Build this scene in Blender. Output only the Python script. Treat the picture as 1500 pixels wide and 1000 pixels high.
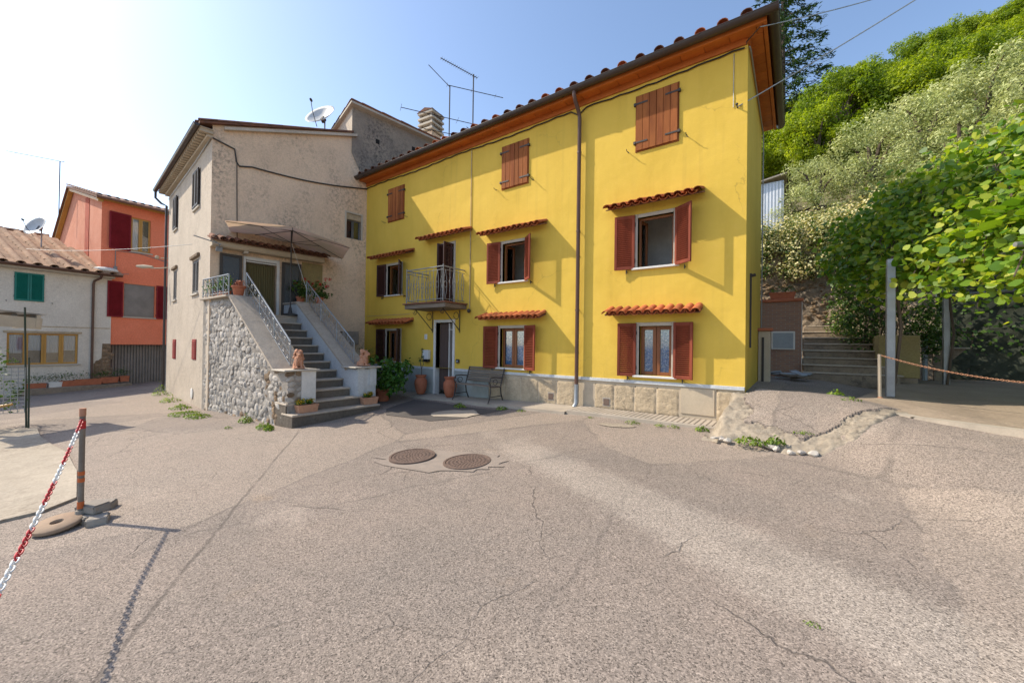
import bpy, bmesh, math, random
import numpy as np
from mathutils import Vector, Matrix, Quaternion
R = math.radians
rng = np.random.default_rng(7)
random.seed(7)
for o in list(bpy.data.objects):
    bpy.data.objects.remove(o)
scene = bpy.context.scene
col = scene.collection

# ------------------------------------------------------------------ camera
cam_d = bpy.data.cameras.new('camera'); cam = bpy.data.objects.new('camera', cam_d); col.objects.link(cam)
cam_d.sensor_width = 36; cam_d.lens = 13.834; cam_d.clip_start = .05; cam_d.clip_end = 2000
_r = Vector((.81088, .58505, .01359)); _u = Vector((-.00651, -.0142, .99988)); _f = Vector((-.58518, .81087, .0077))
cam.matrix_world = Matrix(((_r.x, _u.x, -_f.x, .7406), (_r.y, _u.y, -_f.y, -8.2232), (_r.z, _u.z, -_f.z, 1.5), (0, 0, 0, 1)))
scene.camera = cam
# ------------------------------------------------------------------ sky, sun, exposure
SUN_EL, SUN_PHI = R(42), R(24)          # the sun stands to the left, a little in front of the yellow facade
to_sun = Vector((-math.cos(SUN_PHI) * math.cos(SUN_EL), -math.sin(SUN_PHI) * math.cos(SUN_EL), math.sin(SUN_EL)))
world = bpy.data.worlds.new('World'); scene.world = world; world.use_nodes = True
wn = world.node_tree.nodes; wl = world.node_tree.links
sky = wn.new('ShaderNodeTexSky'); sky.sky_type = 'NISHITA'; sky.sun_disc = False
sky.sun_elevation = SUN_EL; sky.sun_rotation = math.atan2(to_sun.x, to_sun.y)
sky.altitude = 200; sky.air_density = 1.0; sky.dust_density = 1.2; sky.ozone_density = 1.3
bg = wn['Background']; bg.inputs['Strength'].default_value = .15
wl.new(sky.outputs[0], bg.inputs['Color'])
sd = bpy.data.lights.new('sun', 'SUN'); sd.energy = 3.4; sd.angle = R(.53); sd.color = (1, .9, .74)
sun = bpy.data.objects.new('sun', sd); col.objects.link(sun)
sun.rotation_euler = to_sun.to_track_quat('Z', 'Y').to_euler(); sun.location = (-20, -15, 30)
scene.view_settings.view_transform = 'Standard'; scene.view_settings.look = 'None'
scene.view_settings.exposure = .82; scene.view_settings.gamma = 1
scene.render.engine = 'CYCLES'

# ------------------------------------------------------------------ mesh helpers
class MB:
    """collects shapes; build() links them as one mesh object"""
    def __init__(s, M=None): s.v = []; s.f = []; s.M = M
    def add(s, vs, fs):
        n = len(s.v)
        s.v += [tuple(s.M @ Vector(p)) for p in vs] if s.M else [tuple(p) for p in vs]
        s.f += [tuple(i + n for i in f) for f in fs]
        return s
    def box(s, x0, x1, y0, y1, z0, z1, c=0, T=None):
        if c <= 0:
            vs = [(x, y, z) for x in (x0, x1) for y in (y0, y1) for z in (z0, z1)]
            fs = [(0, 1, 3, 2), (4, 6, 7, 5), (0, 4, 5, 1), (2, 3, 7, 6), (0, 2, 6, 4), (1, 5, 7, 3)]
        else:   # chamfered
            c = min(c, (x1 - x0) * .45, (y1 - y0) * .45, (z1 - z0) * .45)
            vs, idx = [], {}
            X, Y, Z = (x0, x1), (y0, y1), (z0, z1)
            for i in (0, 1):
                for j in (0, 1):
                    for k in (0, 1):
                        sx, sy, sz = (1, -1)[i] * c, (1, -1)[j] * c, (1, -1)[k] * c
                        idx[i, j, k, 0] = len(vs); vs.append((X[i], Y[j] + sy, Z[k] + sz))
                        idx[i, j, k, 1] = len(vs); vs.append((X[i] + sx, Y[j], Z[k] + sz))
                        idx[i, j, k, 2] = len(vs); vs.append((X[i] + sx, Y[j] + sy, Z[k]))
            g = lambda i, j, k, a: idx[i, j, k, a]
            fs = []
            q = [(0, 0), (1, 0), (1, 1), (0, 1)]
            for i in (0, 1):
                fs.append([g(i, a, b, 0) for a, b in q]); fs.append([g(a, i, b, 1) for a, b in q]); fs.append([g(a, b, i, 2) for a, b in q])
            for a in (0, 1):
                for b in (0, 1):
                    fs.append((g(a, b, 0, 0), g(a, b, 1, 0), g(a, b, 1, 1), g(a, b, 0, 1)))
                    fs.append((g(a, 0, b, 0), g(a, 1, b, 0), g(a, 1, b, 2), g(a, 0, b, 2)))
                    fs.append((g(0, a, b, 1), g(1, a, b, 1), g(1, a, b, 2), g(0, a, b, 2)))
            for i in (0, 1):
                for j in (0, 1):
                    for k in (0, 1): fs.append((g(i, j, k, 0), g(i, j, k, 1), g(i, j, k, 2)))
        if T: vs = [tuple(T @ Vector(p)) for p in vs]
        return s.add(vs, fs)
    def prism(s, pts, a, b, axis='y'):
        """polygon pts (2D) extruded from a to b along axis; axis y: pts=(x,z); x: pts=(y,z); z: pts=(x,y)"""
        def P(p, t): return {'y': (p[0], t, p[1]), 'x': (t, p[0], p[1]), 'z': (p[0], p[1], t)}[axis]
        n = len(pts); vs = [P(p, a) for p in pts] + [P(p, b) for p in pts]
        fs = [tuple(range(n)), tuple(range(2 * n - 1, n - 1, -1))] + [(i, i + n, (i + 1) % n + n, (i + 1) % n) for i in range(n)]
        return s.add(vs, fs)
    def tube(s, path, r, n=8, cap=True, closed=False):
        path = [Vector(p) for p in path]; m = len(path)
        rs = r if isinstance(r, (list, tuple)) else [r] * m
        rings = []; up = None
        for i, p in enumerate(path):
            if closed: d = path[(i + 1) % m] - path[i - 1]
            else: d = path[min(i + 1, m - 1)] - path[max(i - 1, 0)]
            d.normalize()
            if up is None:
                a = Vector((0, 0, 1)) if abs(d.z) < .9 else Vector((1, 0, 0)); up = (a - d * a.dot(d)).normalized()
            else:
                up = up - d * up.dot(d)
                up = up.normalized() if up.length > 1e-6 else d.orthogonal().normalized()
            w = d.cross(up)
            rings.append([p + (up * math.cos(2 * math.pi * k / n) + w * math.sin(2 * math.pi * k / n)) * rs[i] for k in range(n)])
        vs = [v for g in rings for v in g]; fs = []
        for i in range(m if closed else m - 1):
            j = (i + 1) % m
            for k in range(n): fs.append((i * n + k, i * n + (k + 1) % n, j * n + (k + 1) % n, j * n + k))
        if cap and not closed: fs += [tuple(range(n - 1, -1, -1)), tuple(range((m - 1) * n, m * n))]
        return s.add(vs, fs)
    def lathe(s, prof, n=20, c=(0, 0, 0)):
        vs = []; fs = []
        for rr, z in prof:
            for k in range(n):
                a = 2 * math.pi * k / n; vs.append((c[0] + rr * math.cos(a), c[1] + rr * math.sin(a), c[2] + z))
        for i in range(len(prof) - 1):
            for k in range(n): fs.append((i * n + k, i * n + (k + 1) % n, (i + 1) * n + (k + 1) % n, (i + 1) * n + k))
        fs.append(tuple(range(n - 1, -1, -1))); fs.append(tuple(range((len(prof) - 1) * n, len(prof) * n)))
        return s.add(vs, fs)
    def ball(s, c, r, n=10):
        rr = r if isinstance(r, (tuple, list)) else (r, r, r)
        vs = [(c[0], c[1], c[2] - rr[2])]; fs = []; m = n // 2
        for i in range(1, m):
            t = math.pi * i / m
            for k in range(n):
                a = 2 * math.pi * k / n
                vs.append((c[0] + rr[0] * math.sin(t) * math.cos(a), c[1] + rr[1] * math.sin(t) * math.sin(a), c[2] - rr[2] * math.cos(t)))
        vs.append((c[0], c[1], c[2] + rr[2])); L = len(vs) - 1
        for k in range(n):
            fs.append((0, 1 + (k + 1) % n, 1 + k)); fs.append((L, L - n + k, L - n + (k + 1) % n))
        for i in range(m - 2):
            for k in range(n): a = 1 + i * n; fs.append((a + k, a + (k + 1) % n, a + n + (k + 1) % n, a + n + k))
        return s.add(vs, fs)
    def mesh(s, name, mat, smooth=False):
        me = bpy.data.meshes.new(name); me.from_pydata(s.v, [], s.f)
        bm = bmesh.new(); bm.from_mesh(me); bmesh.ops.recalc_face_normals(bm, faces=bm.faces); bm.to_mesh(me); bm.free()
        if mat: me.materials.append(mat)
        if smooth: me.polygons.foreach_set('use_smooth', [True] * len(me.polygons)); 
        if smooth and smooth != 'all':
            try: me.set_sharp_from_angle(angle=R(40))
            except Exception: pass
        return me
    def build(s, name, mat, parent=None, smooth=False):
        return link(name, s.mesh(name, mat, smooth), parent)
def link(name, me, parent=None, M=None):
    o = bpy.data.objects.new(name, me); col.objects.link(o)
    if parent: o.parent = parent
    if M is not None: o.matrix_local = M
    return o
def tag(o, label=None, cat=None, group=None, kind=None):
    if label: o['label'] = label
    if cat: o['category'] = cat
    if group: o['group'] = group
    if kind: o['kind'] = kind
    return o
def thing(name, label, cat, loc=(0, 0, 0), rz=0, group=None):
    o = bpy.data.objects.new(name, None); col.objects.link(o); o.empty_display_size = .2
    o.location = loc; o.rotation_euler = (0, 0, rz)
    return tag(o, label, cat, group)
def copy_tree(o, parent=None):
    c = o.copy(); col.objects.link(c); c.parent = parent
    for ch in o.children: copy_tree(ch, c)
    return c
def frame(org, into):
    i = Vector((into[0], into[1], 0)).normalized(); r = i.cross(Vector((0, 0, 1)))
    return Matrix(((r.x, i.x, 0, org[0]), (r.y, i.y, 0, org[1]), (0, 0, 1, org[2]), (0, 0, 0, 1)))
def Tr(x, y, z): return Matrix.Translation((x, y, z))
def Rz(a): return Matrix.Rotation(a, 4, 'Z')
def Rx(a): return Matrix.Rotation(a, 4, 'X')
def Ry(a): return Matrix.Rotation(a, 4, 'Y')

# ------------------------------------------------------------------ material helpers
def nodes(name):
    m = bpy.data.materials.new(name); m.use_nodes = True
    return m, m.node_tree.nodes, m.node_tree.links, m.node_tree.nodes['Principled BSDF']
class NT:
    def __init__(s, m): s.n = m.node_tree.nodes; s.l = m.node_tree.links
    def sock(s, node, i, v):
        if isinstance(v, bpy.types.NodeSocket): s.l.new(v, node.inputs[i])
        elif v is not None:
            if isinstance(v, (tuple, list)) and len(v) == 3 and node.inputs[i].type == 'RGBA': v = (*v, 1)
            node.inputs[i].default_value = v
    def math(s, op, a, b=None, c=None, clamp=False):
        x = s.n.new('ShaderNodeMath'); x.operation = op; x.use_clamp = clamp
        for i, v in enumerate((a, b, c)): s.sock(x, i, v)
        return x.outputs[0]
    def mix(s, f, a, b, t='MIX'):
        x = s.n.new('ShaderNodeMix'); x.data_type = 'RGBA'; x.blend_type = t
        s.sock(x, 0, f); s.sock(x, 6, a); s.sock(x, 7, b)
        return x.outputs[2]
    def pos(s): return s.n.new('ShaderNodeNewGeometry').outputs['Position']
    def obj(s): return s.n.new('ShaderNodeTexCoord').outputs['Object']
    def scale(s, v, k):
        x = s.n.new('ShaderNodeVectorMath'); x.operation = 'MULTIPLY'; s.l.new(v, x.inputs[0]); x.inputs[1].default_value = k
        return x.outputs[0]
    def vadd(s, v, w):
        x = s.n.new('ShaderNodeVectorMath'); x.operation = 'ADD'; s.l.new(v, x.inputs[0]); s.sock(x, 1, w); return x.outputs[0]
    def noise(s, v, sc, det=4, ro=.55, color=False):
        x = s.n.new('ShaderNodeTexNoise'); s.l.new(v, x.inputs['Vector']); x.inputs['Scale'].default_value = sc
        x.inputs['Detail'].default_value = det; x.inputs['Roughness'].default_value = ro
        return x.outputs['Color' if color else 'Fac']
    def vor(s, v, sc, feat='F1', out='Distance', rnd=1):
        x = s.n.new('ShaderNodeTexVoronoi'); x.feature = feat; s.l.new(v, x.inputs['Vector']); x.inputs['Scale'].default_value = sc
        x.inputs['Randomness'].default_value = rnd
        return x.outputs[out]
    def ramp(s, f, *st):
        x = s.n.new('ShaderNodeValToRGB'); s.l.new(f, x.inputs[0]); e = x.color_ramp.elements
        for i, (p, c) in enumerate(st):
            el = e[i] if i < 2 else e.new(p)
            el.position = p; el.color = (*c, 1) if isinstance(c, tuple) else (c, c, c, 1)
        return x.outputs[0]
    def step(s, f, a, b):
        x = s.n.new('ShaderNodeMapRange'); s.l.new(f, x.inputs[0]); x.inputs[1].default_value = a; x.inputs[2].default_value = b
        return x.outputs[0]
    def xyz(s, v):
        x = s.n.new('ShaderNodeSeparateXYZ'); s.l.new(v, x.inputs[0]); return x.outputs
    def bump(s, h, st, dist, nrm=None):
        x = s.n.new('ShaderNodeBump'); s.l.new(h, x.inputs['Height']); x.inputs['Strength'].default_value = st; x.inputs['Distance'].default_value = dist
        if nrm: s.l.new(nrm, x.inputs['Normal'])
        return x.outputs[0]
    def rnd(s): return s.n.new('ShaderNodeObjectInfo').outputs['Random']
    def island(s): return s.n.new('ShaderNodeNewGeometry').outputs['Random Per Island']
def dk(c, k): return tuple(min(1, x * k) for x in c)
def mat(name, c, c2=None, rough=.75, sc=2.5, bump=.25, bsc=45, bdist=.006, metal=0, spec=.35, rnd=0, grain=None, coord='pos', stain=0, stain_c=(.08, .07, .06), dirt=0):
    m, n, l, b = nodes(name); t = NT(m); p = t.pos() if coord == 'pos' else t.obj()
    if grain: p = t.scale(p, grain)
    c2 = c2 or dk(c, .72)
    f = t.step(t.noise(p, sc, 6, .62), .32, .68)
    cc = t.mix(f, c, c2)
    if rnd:
        k = t.step(t.rnd(), 0, 1)
        cc = t.mix(1, cc, t.ramp(k, (0, 1 - rnd), (1, 1 + 0 * rnd)), 'MULTIPLY')
    fine = t.noise(p, bsc, 5, .6)
    cc = t.mix(.35, cc, t.ramp(fine, (.3, .62), (.7, 1.0)), 'MULTIPLY')
    if stain:
        q = t.scale(t.pos(), (1, 1, .35)); g = t.step(t.noise(q, 1.3, 8, .68), .5, .72)
        cc = t.mix(t.math('MULTIPLY', g, stain), cc, stain_c)
    l.new(cc, b.inputs['Base Color'])
    l.new(t.math('MULTIPLY_ADD', fine, .2, rough - .1), b.inputs['Roughness'])
    b.inputs['Metallic'].default_value = metal; b.inputs['Specular IOR Level'].default_value = spec
    if bump: l.new(t.bump(fine, bump, bdist), b.inputs['Normal'])
    return m
def leafmat(name, c1, c2, c3=None, trans=.35, rough=.5, spec=.35, tmul=(1.5, 1.5, .6)):
    m, n, l, b = nodes(name); t = NT(m); k = t.math('FRACT', t.math('ADD', t.island(), t.rnd()))
    cc = t.ramp(k, (0, c1), (.6, c2), (1, c3 or c2))
    cc = t.mix(t.step(t.noise(t.pos(), .9, 3), .35, .65), cc, t.mix(1, cc, (.62, .7, .6), 'MULTIPLY'))
    l.new(cc, b.inputs['Base Color']); b.inputs['Roughness'].default_value = rough; b.inputs['Specular IOR Level'].default_value = spec
    tr = n.new('ShaderNodeBsdfTranslucent'); l.new(t.mix(1, cc, tmul, 'MULTIPLY'), tr.inputs[0])
    ms = n.new('ShaderNodeMixShader'); ms.inputs[0].default_value = trans
    l.new(b.outputs[0], ms.inputs[1]); l.new(tr.outputs[0], ms.inputs[2]); l.new(ms.outputs[0], n['Material Output'].inputs[0])
    return m
def glassmat(name, tint=(.5, .55, .58), a=.25, rough=.04):
    m, n, l, b = nodes(name)
    g = n.new('ShaderNodeBsdfGlossy'); g.inputs['Roughness'].default_value = rough; g.inputs[0].default_value = (.9, .95, 1, 1)
    tr = n.new('ShaderNodeBsdfTransparent'); tr.inputs[0].default_value = (*tint, 1)
    fr = n.new('ShaderNodeFresnel'); fr.inputs[0].default_value = 1.5
    x = n.new('ShaderNodeMath'); x.operation = 'ADD'; l.new(fr.outputs[0], x.inputs[0]); x.inputs[1].default_value = a
    ms = n.new('ShaderNodeMixShader'); l.new(x.outputs[0], ms.inputs[0]); l.new(tr.outputs[0], ms.inputs[1]); l.new(g.outputs[0], ms.inputs[2])
    l.new(ms.outputs[0], n['Material Output'].inputs[0])
    return m

def asphalt_mat():
    m, n, l, b = nodes('asphalt'); t = NT(m); p = t.pos(); X, Y, Z = t.xyz(p)
    big = t.step(t.noise(p, .35, 5, .6), .35, .65); mid = t.step(t.noise(p, 1.7, 6, .65), .3, .7)
    c = t.mix(big, (.245, .202, .17), (.30, .24, .198))
    c = t.mix(t.math('MULTIPLY', mid, .55), c, (.225, .19, .16))
    warp = t.vadd(p, t.scale(t.noise(p, 2.2, 4, .6, True), (.3, .3, 0)))
    wx, wy, wz = t.xyz(warp)
    # paler trench strip relaid across the yard: signed distance to a line in the ground plane
    d = t.math('ADD', t.math('MULTIPLY', t.math('ADD', wx, 1.45), .425), t.math('MULTIPLY', t.math('ADD', wy, 3.53), .905))
    al = t.math('SUBTRACT', t.math('MULTIPLY', t.math('ADD', X, 1.3), .905), t.math('MULTIPLY', t.math('ADD', Y, 3.68), .425))
    wid = t.math('MULTIPLY_ADD', al, .035, .34)
    e = t.step(t.math('ADD', t.math('SUBTRACT', wid, t.math('ABSOLUTE', d)), t.math('MULTIPLY_ADD', t.noise(p, 14, 5, .7), .5, -.25)), -.1, .12)
    e = t.math('MULTIPLY', e, t.step(al, -2.3, -1.2))
    c = t.mix(t.math('MULTIPLY', e, .38), c, (.46, .40, .335))
    # pale dusty wear and rusty earth stains
    s1 = t.step(t.noise(p, .9, 7, .7), .57, .7); c = t.mix(t.math('MULTIPLY', s1, .45), c, (.42, .35, .29))
    s2 = t.step(t.noise(t.vadd(p, (7, 3, 0)), .8, 6, .65), .64, .76); c = t.mix(t.math('MULTIPLY', s2, .5), c, (.38, .27, .175))
    s3 = t.step(t.noise(t.vadd(p, (17, 9, 0)), .55, 6, .6), .55, .75); c = t.mix(t.math('MULTIPLY', s3, .4), c, (.19, .165, .145))
    s5 = t.step(t.noise(t.scale(t.vadd(p, (3, 31, 0)), (.5, 1.2, 1)), .6, 7, .62), .5, .62); c = t.mix(t.math('MULTIPLY', s5, .35), c, (.2, .17, .145))
    blot = t.step(t.noise(t.vadd(p, (41, 3, 0)), 3.3, 4, .55), .7, .78); c = t.mix(t.math('MULTIPLY', blot, .45), c, (.10, .09, .082))
    rep_ = t.step(t.vor(t.scale(warp, (1, .6, 0)), .33, 'F1', 'Distance', 1), .1, .62); c = t.mix(t.math('MULTIPLY', t.math('GREATER_THAN', t.xyz(t.vor(t.scale(warp, (1, .6, 0)), .33, 'F1', 'Color'))[0], .72), .38), c, (.37, .30, .24))
    seam = t.step(t.vor(t.scale(warp, (1, .6, 0)), .33, 'DISTANCE_TO_EDGE'), .009, .003); c = t.mix(t.math('MULTIPLY', t.math('MULTIPLY', seam, t.step(t.noise(p, 1.2, 3), .42, .6)), .35), c, (.085, .075, .068))
    # aggregate
    v = t.n.new('ShaderNodeTexVoronoi'); l.new(p, v.inputs[0]); v.inputs['Scale'].default_value = 118
    vr = t.xyz(v.outputs['Color'])[0]
    v2 = t.n.new('ShaderNodeTexVoronoi'); l.new(p, v2.inputs[0]); v2.inputs['Scale'].default_value = 215
    vr2 = t.xyz(v2.outputs['Color'])[0]
    ag = t.math('ADD', t.math('MULTIPLY', vr, .66), t.math('MULTIPLY', vr2, .34))
    c = t.mix(1, c, t.ramp(ag, (.12, .3), (.34, .82), (.7, 1.13), (.95, 1.75)), 'MULTIPLY')
    # cracks: warped cells, broken up; and the long straight joint
    ck = t.vor(warp, .5, 'DISTANCE_TO_EDGE'); thin = t.step(ck, .0045, .001)
    brk = t.step(t.noise(p, .7, 4), .5, .58)
    fine = t.step(t.vor(t.vadd(warp, (3, 1, 0)), 2.1, 'DISTANCE_TO_EDGE'), .016, .004)
    brk2 = t.step(t.noise(t.vadd(p, (5, 2, 0)), .55, 4), .6, .68)
    crack = t.math('MAXIMUM', t.math('MULTIPLY', thin, brk), t.math('MULTIPLY', t.math('MULTIPLY', fine, brk2), .7))
    w2 = t.xyz(t.vadd(p, t.scale(t.noise(p, 6, 3, .6, True), (.05, .05, 0))))
    j = t.math('ABSOLUTE', t.math('ADD', t.math('MULTIPLY', t.math('ADD', w2[0], 4.95), .577), t.math('MULTIPLY', t.math('ADD', w2[1], 5.9), .817)))
    jm = t.math('MULTIPLY', t.step(j, .028, .006), t.math('MULTIPLY', t.step(X, -7.6, -7), t.step(X, -1.4, -2.2)))
    jm = t.math('MULTIPLY', jm, t.step(t.noise(p, 2.5, 3), .25, .5))
    crack = t.math('MAXIMUM', crack, t.math('MULTIPLY', jm, .75))
    c = t.mix(t.math('MULTIPLY', crack, .6), c, (.07, .06, .052))
    l.new(c, b.inputs['Base Color']); b.inputs['Roughness'].default_value = .88; b.inputs['Specular IOR Level'].default_value = .25
    h = t.math('SUBTRACT', t.math('MULTIPLY', ag, .7), t.math('MULTIPLY', crack, 2))
    l.new(t.bump(h, .55, .006, t.bump(t.noise(p, 4, 5), .35, .03)), b.inputs['Normal'])
    return m
def yellow_mat():
    m, n, l, b = nodes('yellow_plaster'); t = NT(m); p = t.pos()
    c = t.mix(t.step(t.noise(p, .8, 5, .6), .35, .65), (.71, .48, .08), (.64, .43, .066))
    q = t.scale(p, (1, 1, .25)); c = t.mix(t.math('MULTIPLY', t.step(t.noise(q, 2.2, 6, .65), .5, .75), .35), c, (.52, .33, .04))
    c = t.mix(t.math('MULTIPLY', t.step(t.noise(p, 9, 4), .55, .8), .25), c, (.76, .50, .13))
    st = t.step(t.noise(t.scale(p, (7, 7, .22)), 1.0, 6, .6), .52, .78); c = t.mix(t.math('MULTIPLY', t.math('MULTIPLY', st, t.step(t.noise(p, .45, 3), .4, .62)), .4), c, (.40, .27, .06))
    hc_ = t.step(t.vor(t.vadd(p, t.scale(t.noise(p, 1.6, 4, .6, True), (.6, .6, .6))), .42, 'DISTANCE_TO_EDGE'), .0035, .001); c = t.mix(t.math('MULTIPLY', t.math('MULTIPLY', hc_, t.step(t.noise(p, .8, 3), .5, .6)), .45), c, (.3, .2, .05))
    z = t.xyz(p)[2]; c = t.mix(t.math('MULTIPLY', t.step(z, 1.6, .75), t.math('MULTIPLY', t.step(t.noise(q, 3, 6), .4, .7), .4)), c, (.5, .34, .08))
    l.new(c, b.inputs['Base Color']); b.inputs['Roughness'].default_value = .85; b.inputs['Specular IOR Level'].default_value = .2
    h = t.noise(p, 38, 6, .65); h2 = t.noise(p, 3.2, 4, .5)
    l.new(t.bump(h, .28, .006, t.bump(h2, .35, .035)), b.inputs['Normal'])
    return m
def old_plaster(name, c1, c2, dark, amt=.6, sc=1.2, pit=.5):
    m, n, l, b = nodes(name); t = NT(m); p = t.pos(); q = t.scale(p, (1, 1, .5))
    c = t.mix(t.step(t.noise(p, sc, 7, .65), .35, .65), c1, c2)
    sp = t.math('MULTIPLY', t.step(t.noise(q, 1.1, 5, .6), .42, .66), t.step(t.noise(p, 11, 8, .75), .46, .62))
    c = t.mix(t.math('MULTIPLY', sp, amt), c, dark)
    fine = t.noise(p, 26, 7, .7); c = t.mix(.55, c, t.ramp(fine, (.3, .6), (.65, 1.05)), 'MULTIPLY')
    l.new(c, b.inputs['Base Color']); b.inputs['Roughness'].default_value = .92; b.inputs['Specular IOR Level'].default_value = .15
    l.new(t.bump(fine, pit, .015, t.bump(t.noise(p, 5, 4), .3, .04)), b.inputs['Normal'])
    return m
def brick_mat():
    m, n, l, b = nodes('small_brick_facing'); t = NT(m); p = t.obj()
    x = t.n.new('ShaderNodeTexBrick'); l.new(t.vadd(t.scale(p, (1, 0, 0)), t.n.new('ShaderNodeCombineXYZ').outputs[0]), x.inputs[0])
    X, Y, Z = t.xyz(p); cb = t.n.new('ShaderNodeCombineXYZ'); l.new(t.math('ADD', X, Y), cb.inputs[0]); l.new(Z, cb.inputs[1]); l.new(cb.outputs[0], x.inputs[0])
    x.inputs['Scale'].default_value = 1; x.inputs['Brick Width'].default_value = .2; x.inputs['Row Height'].default_value = .055; x.inputs['Mortar Size'].default_value = .006
    x.inputs['Color1'].default_value = (.36, .19, .12, 1); x.inputs['Color2'].default_value = (.27, .15, .11, 1); x.inputs['Mortar'].default_value = (.3, .27, .23, 1)
    l.new(x.outputs[0], b.inputs['Base Color']); b.inputs['Roughness'].default_value = .9
    l.new(t.bump(x.outputs['Fac'], -.6, .01), b.inputs['Normal'])
    return m
def lace_mat():
    m, n, l, b = nodes('blue_lace_curtain'); t = NT(m); p = t.obj()
    f = t.step(t.vor(p, 16), .25, .6); g = t.step(t.noise(p, 30, 3), .45, .6)
    c = t.mix(t.math('MULTIPLY', f, g), (.05, .24, .52), (.6, .74, .85)); l.new(c, b.inputs['Base Color']); b.inputs['Roughness'].default_value = .9
    return m
mt = {}
mt['asphalt'] = asphalt_mat(); mt['yellow'] = yellow_mat()
mt['grey_plaster'] = old_plaster('weathered_plaster', (.84, .62, .43), (.72, .53, .37), (.24, .19, .15), .8, pit=.75)
mt['dark_plaster'] = old_plaster('blackened_plaster', (.38, .31, .24), (.25, .21, .175), (.08, .072, .066), 1.0)
mt['cream_plaster'] = old_plaster('cream_plaster', (.60, .51, .41), (.52, .44, .35), (.29, .245, .2), .6)
mt['white_plaster'] = old_plaster('off_white_plaster', (.76, .70, .60), (.67, .61, .52), (.42, .38, .32), .5)
mt['orange'] = old_plaster('orange_plaster', (.90, .27, .15), (.84, .235, .125), (.68, .2, .11), .3, pit=.2)
mt['pinkish'] = old_plaster('faded_orange_plaster', (.72, .33, .22), (.66, .27, .17), (.5, .2, .12), .35, pit=.2)
mt['redpaint'] = mat('deep_orange_band', (.52, .10, .045), rough=.85)
mt['shutter'] = mat('shutter_wood', (.33, .08, .042), (.2, .048, .028), rough=.65, sc=5, grain=(1, 1, .2), bsc=60, spec=.15, rnd=.25)
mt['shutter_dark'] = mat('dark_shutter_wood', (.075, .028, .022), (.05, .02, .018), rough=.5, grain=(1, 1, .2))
mt['plank'] = mat('reddish_plank', (.47, .165, .052), (.25, .075, .03), rough=.75, sc=7, grain=(1, 1, .12), bsc=50, rnd=.3, spec=.1)
mt['crimson'] = mat('crimson_shutter', (.27, .025, .035), (.2, .018, .025), rough=.65, spec=.15)
mt['redvent'] = mat('red_vent', (.36, .03, .025), (.2, .03, .025), rough=.6, sc=12)
mt['green'] = mat('green_shutter', (.012, .20, .165), (.01, .16, .13), rough=.5)
mt['greydoor'] = mat('grey_shutter', (.16, .155, .15), (.1, .1, .1), rough=.6)
mt['tile'] = mat('orange_roof_tile', (.72, .235, .085), (.46, .125, .05), rough=.88, sc=11, rnd=.42, bsc=60, spec=.15, stain=.25)
mt['tile_dark'] = mat('aged_roof_tile', (.30, .125, .07), (.16, .085, .06), rough=.9, sc=9, rnd=.35, bsc=70)
mt['tile_old'] = mat('lichen_roof_tile', (.58, .36, .22), (.36, .21, .13), rough=.92, sc=7, rnd=.3, bsc=60, bump=.5, bdist=.015)
mt['brown_metal'] = mat('brown_gutter_metal', (.055, .035, .026), (.04, .027, .022), rough=.4, bump=.05, spec=.5)
mt['copper'] = mat('brown_downpipe', (.13, .06, .038), (.085, .045, .035), rough=.4, bump=.05, spec=.5)
mt['soffit'] = mat('orange_varnished_soffit', (.62, .175, .03), (.5, .13, .022), rough=.55, sc=4, rnd=.22)
mt['stone_frame'] = mat('pale_stone_surround', (.55, .49, .40), (.46, .41, .34), rough=.8)
mt['white_paint'] = mat('white_paint', (.74, .72, .68), (.64, .62, .58), rough=.6)
mt['bluewhite'] = old_plaster('pale_painted_stringer', (.62, .64, .64), (.54, .56, .57), (.35, .35, .35), .5, pit=.3)
mt['frame_wood'] = mat('brown_window_wood', (.30, .115, .04), (.2, .07, .026), rough=.5, grain=(1, 1, .2))
mt['yellow_wood'] = mat('honey_window_wood', (.55, .30, .07), (.44, .22, .05), rough=.5, grain=(1, 1, .2))
mt['iron'] = mat('dark_iron', (.035, .032, .03), (.06, .045, .035), rough=.55, bump=.15, spec=.45)
mt['grey_iron'] = mat('grey_painted_iron', (.30, .31, .31), (.2, .2, .19), rough=.5, bump=.15)
mt['galv'] = mat('galvanised_steel', (.36, .375, .385), (.27, .28, .29), rough=.42, metal=.55, bump=.08)
mt['dado'] = mat('grey_green_dado', (.40, .43, .40), (.31, .34, .33), rough=.8, stain=.3)
mt['plinth'] = old_plaster('bush_hammered_plinth', (.58, .46, .31), (.45, .355, .24), (.2, .165, .12), .75, sc=5, pit=1.0)
mt['plinth_joint'] = mat('plinth_margin', (.56, .46, .33), (.46, .38, .28), rough=.9)
mt['pave'] = mat('pale_concrete', (.46, .39, .31), (.36, .31, .25), rough=.9, stain=.35, stain_c=(.16, .14, .12))
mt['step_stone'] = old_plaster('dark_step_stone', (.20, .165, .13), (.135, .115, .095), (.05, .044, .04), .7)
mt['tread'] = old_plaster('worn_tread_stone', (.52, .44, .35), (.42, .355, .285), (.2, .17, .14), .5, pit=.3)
mt['mortar'] = old_plaster('rubble_mortar', (.40, .355, .305), (.29, .26, .225), (.12, .105, .09), .8, sc=4, pit=1.0)
mt['stone'] = mat('rubble_stone', (.66, .60, .53), (.44, .395, .34), rough=.93, sc=6, bump=.8, bsc=22, bdist=.03, rnd=.42)
mt['brownstone'] = mat('brown_rubble_stone', (.36, .25, .15), (.24, .165, .11), rough=.93, sc=6, bump=.8, bsc=22, bdist=.03, rnd=.4)
mt['terracotta'] = mat('terracotta', (.50, .17, .085), (.38, .12, .06), rough=.8, sc=6)
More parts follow.
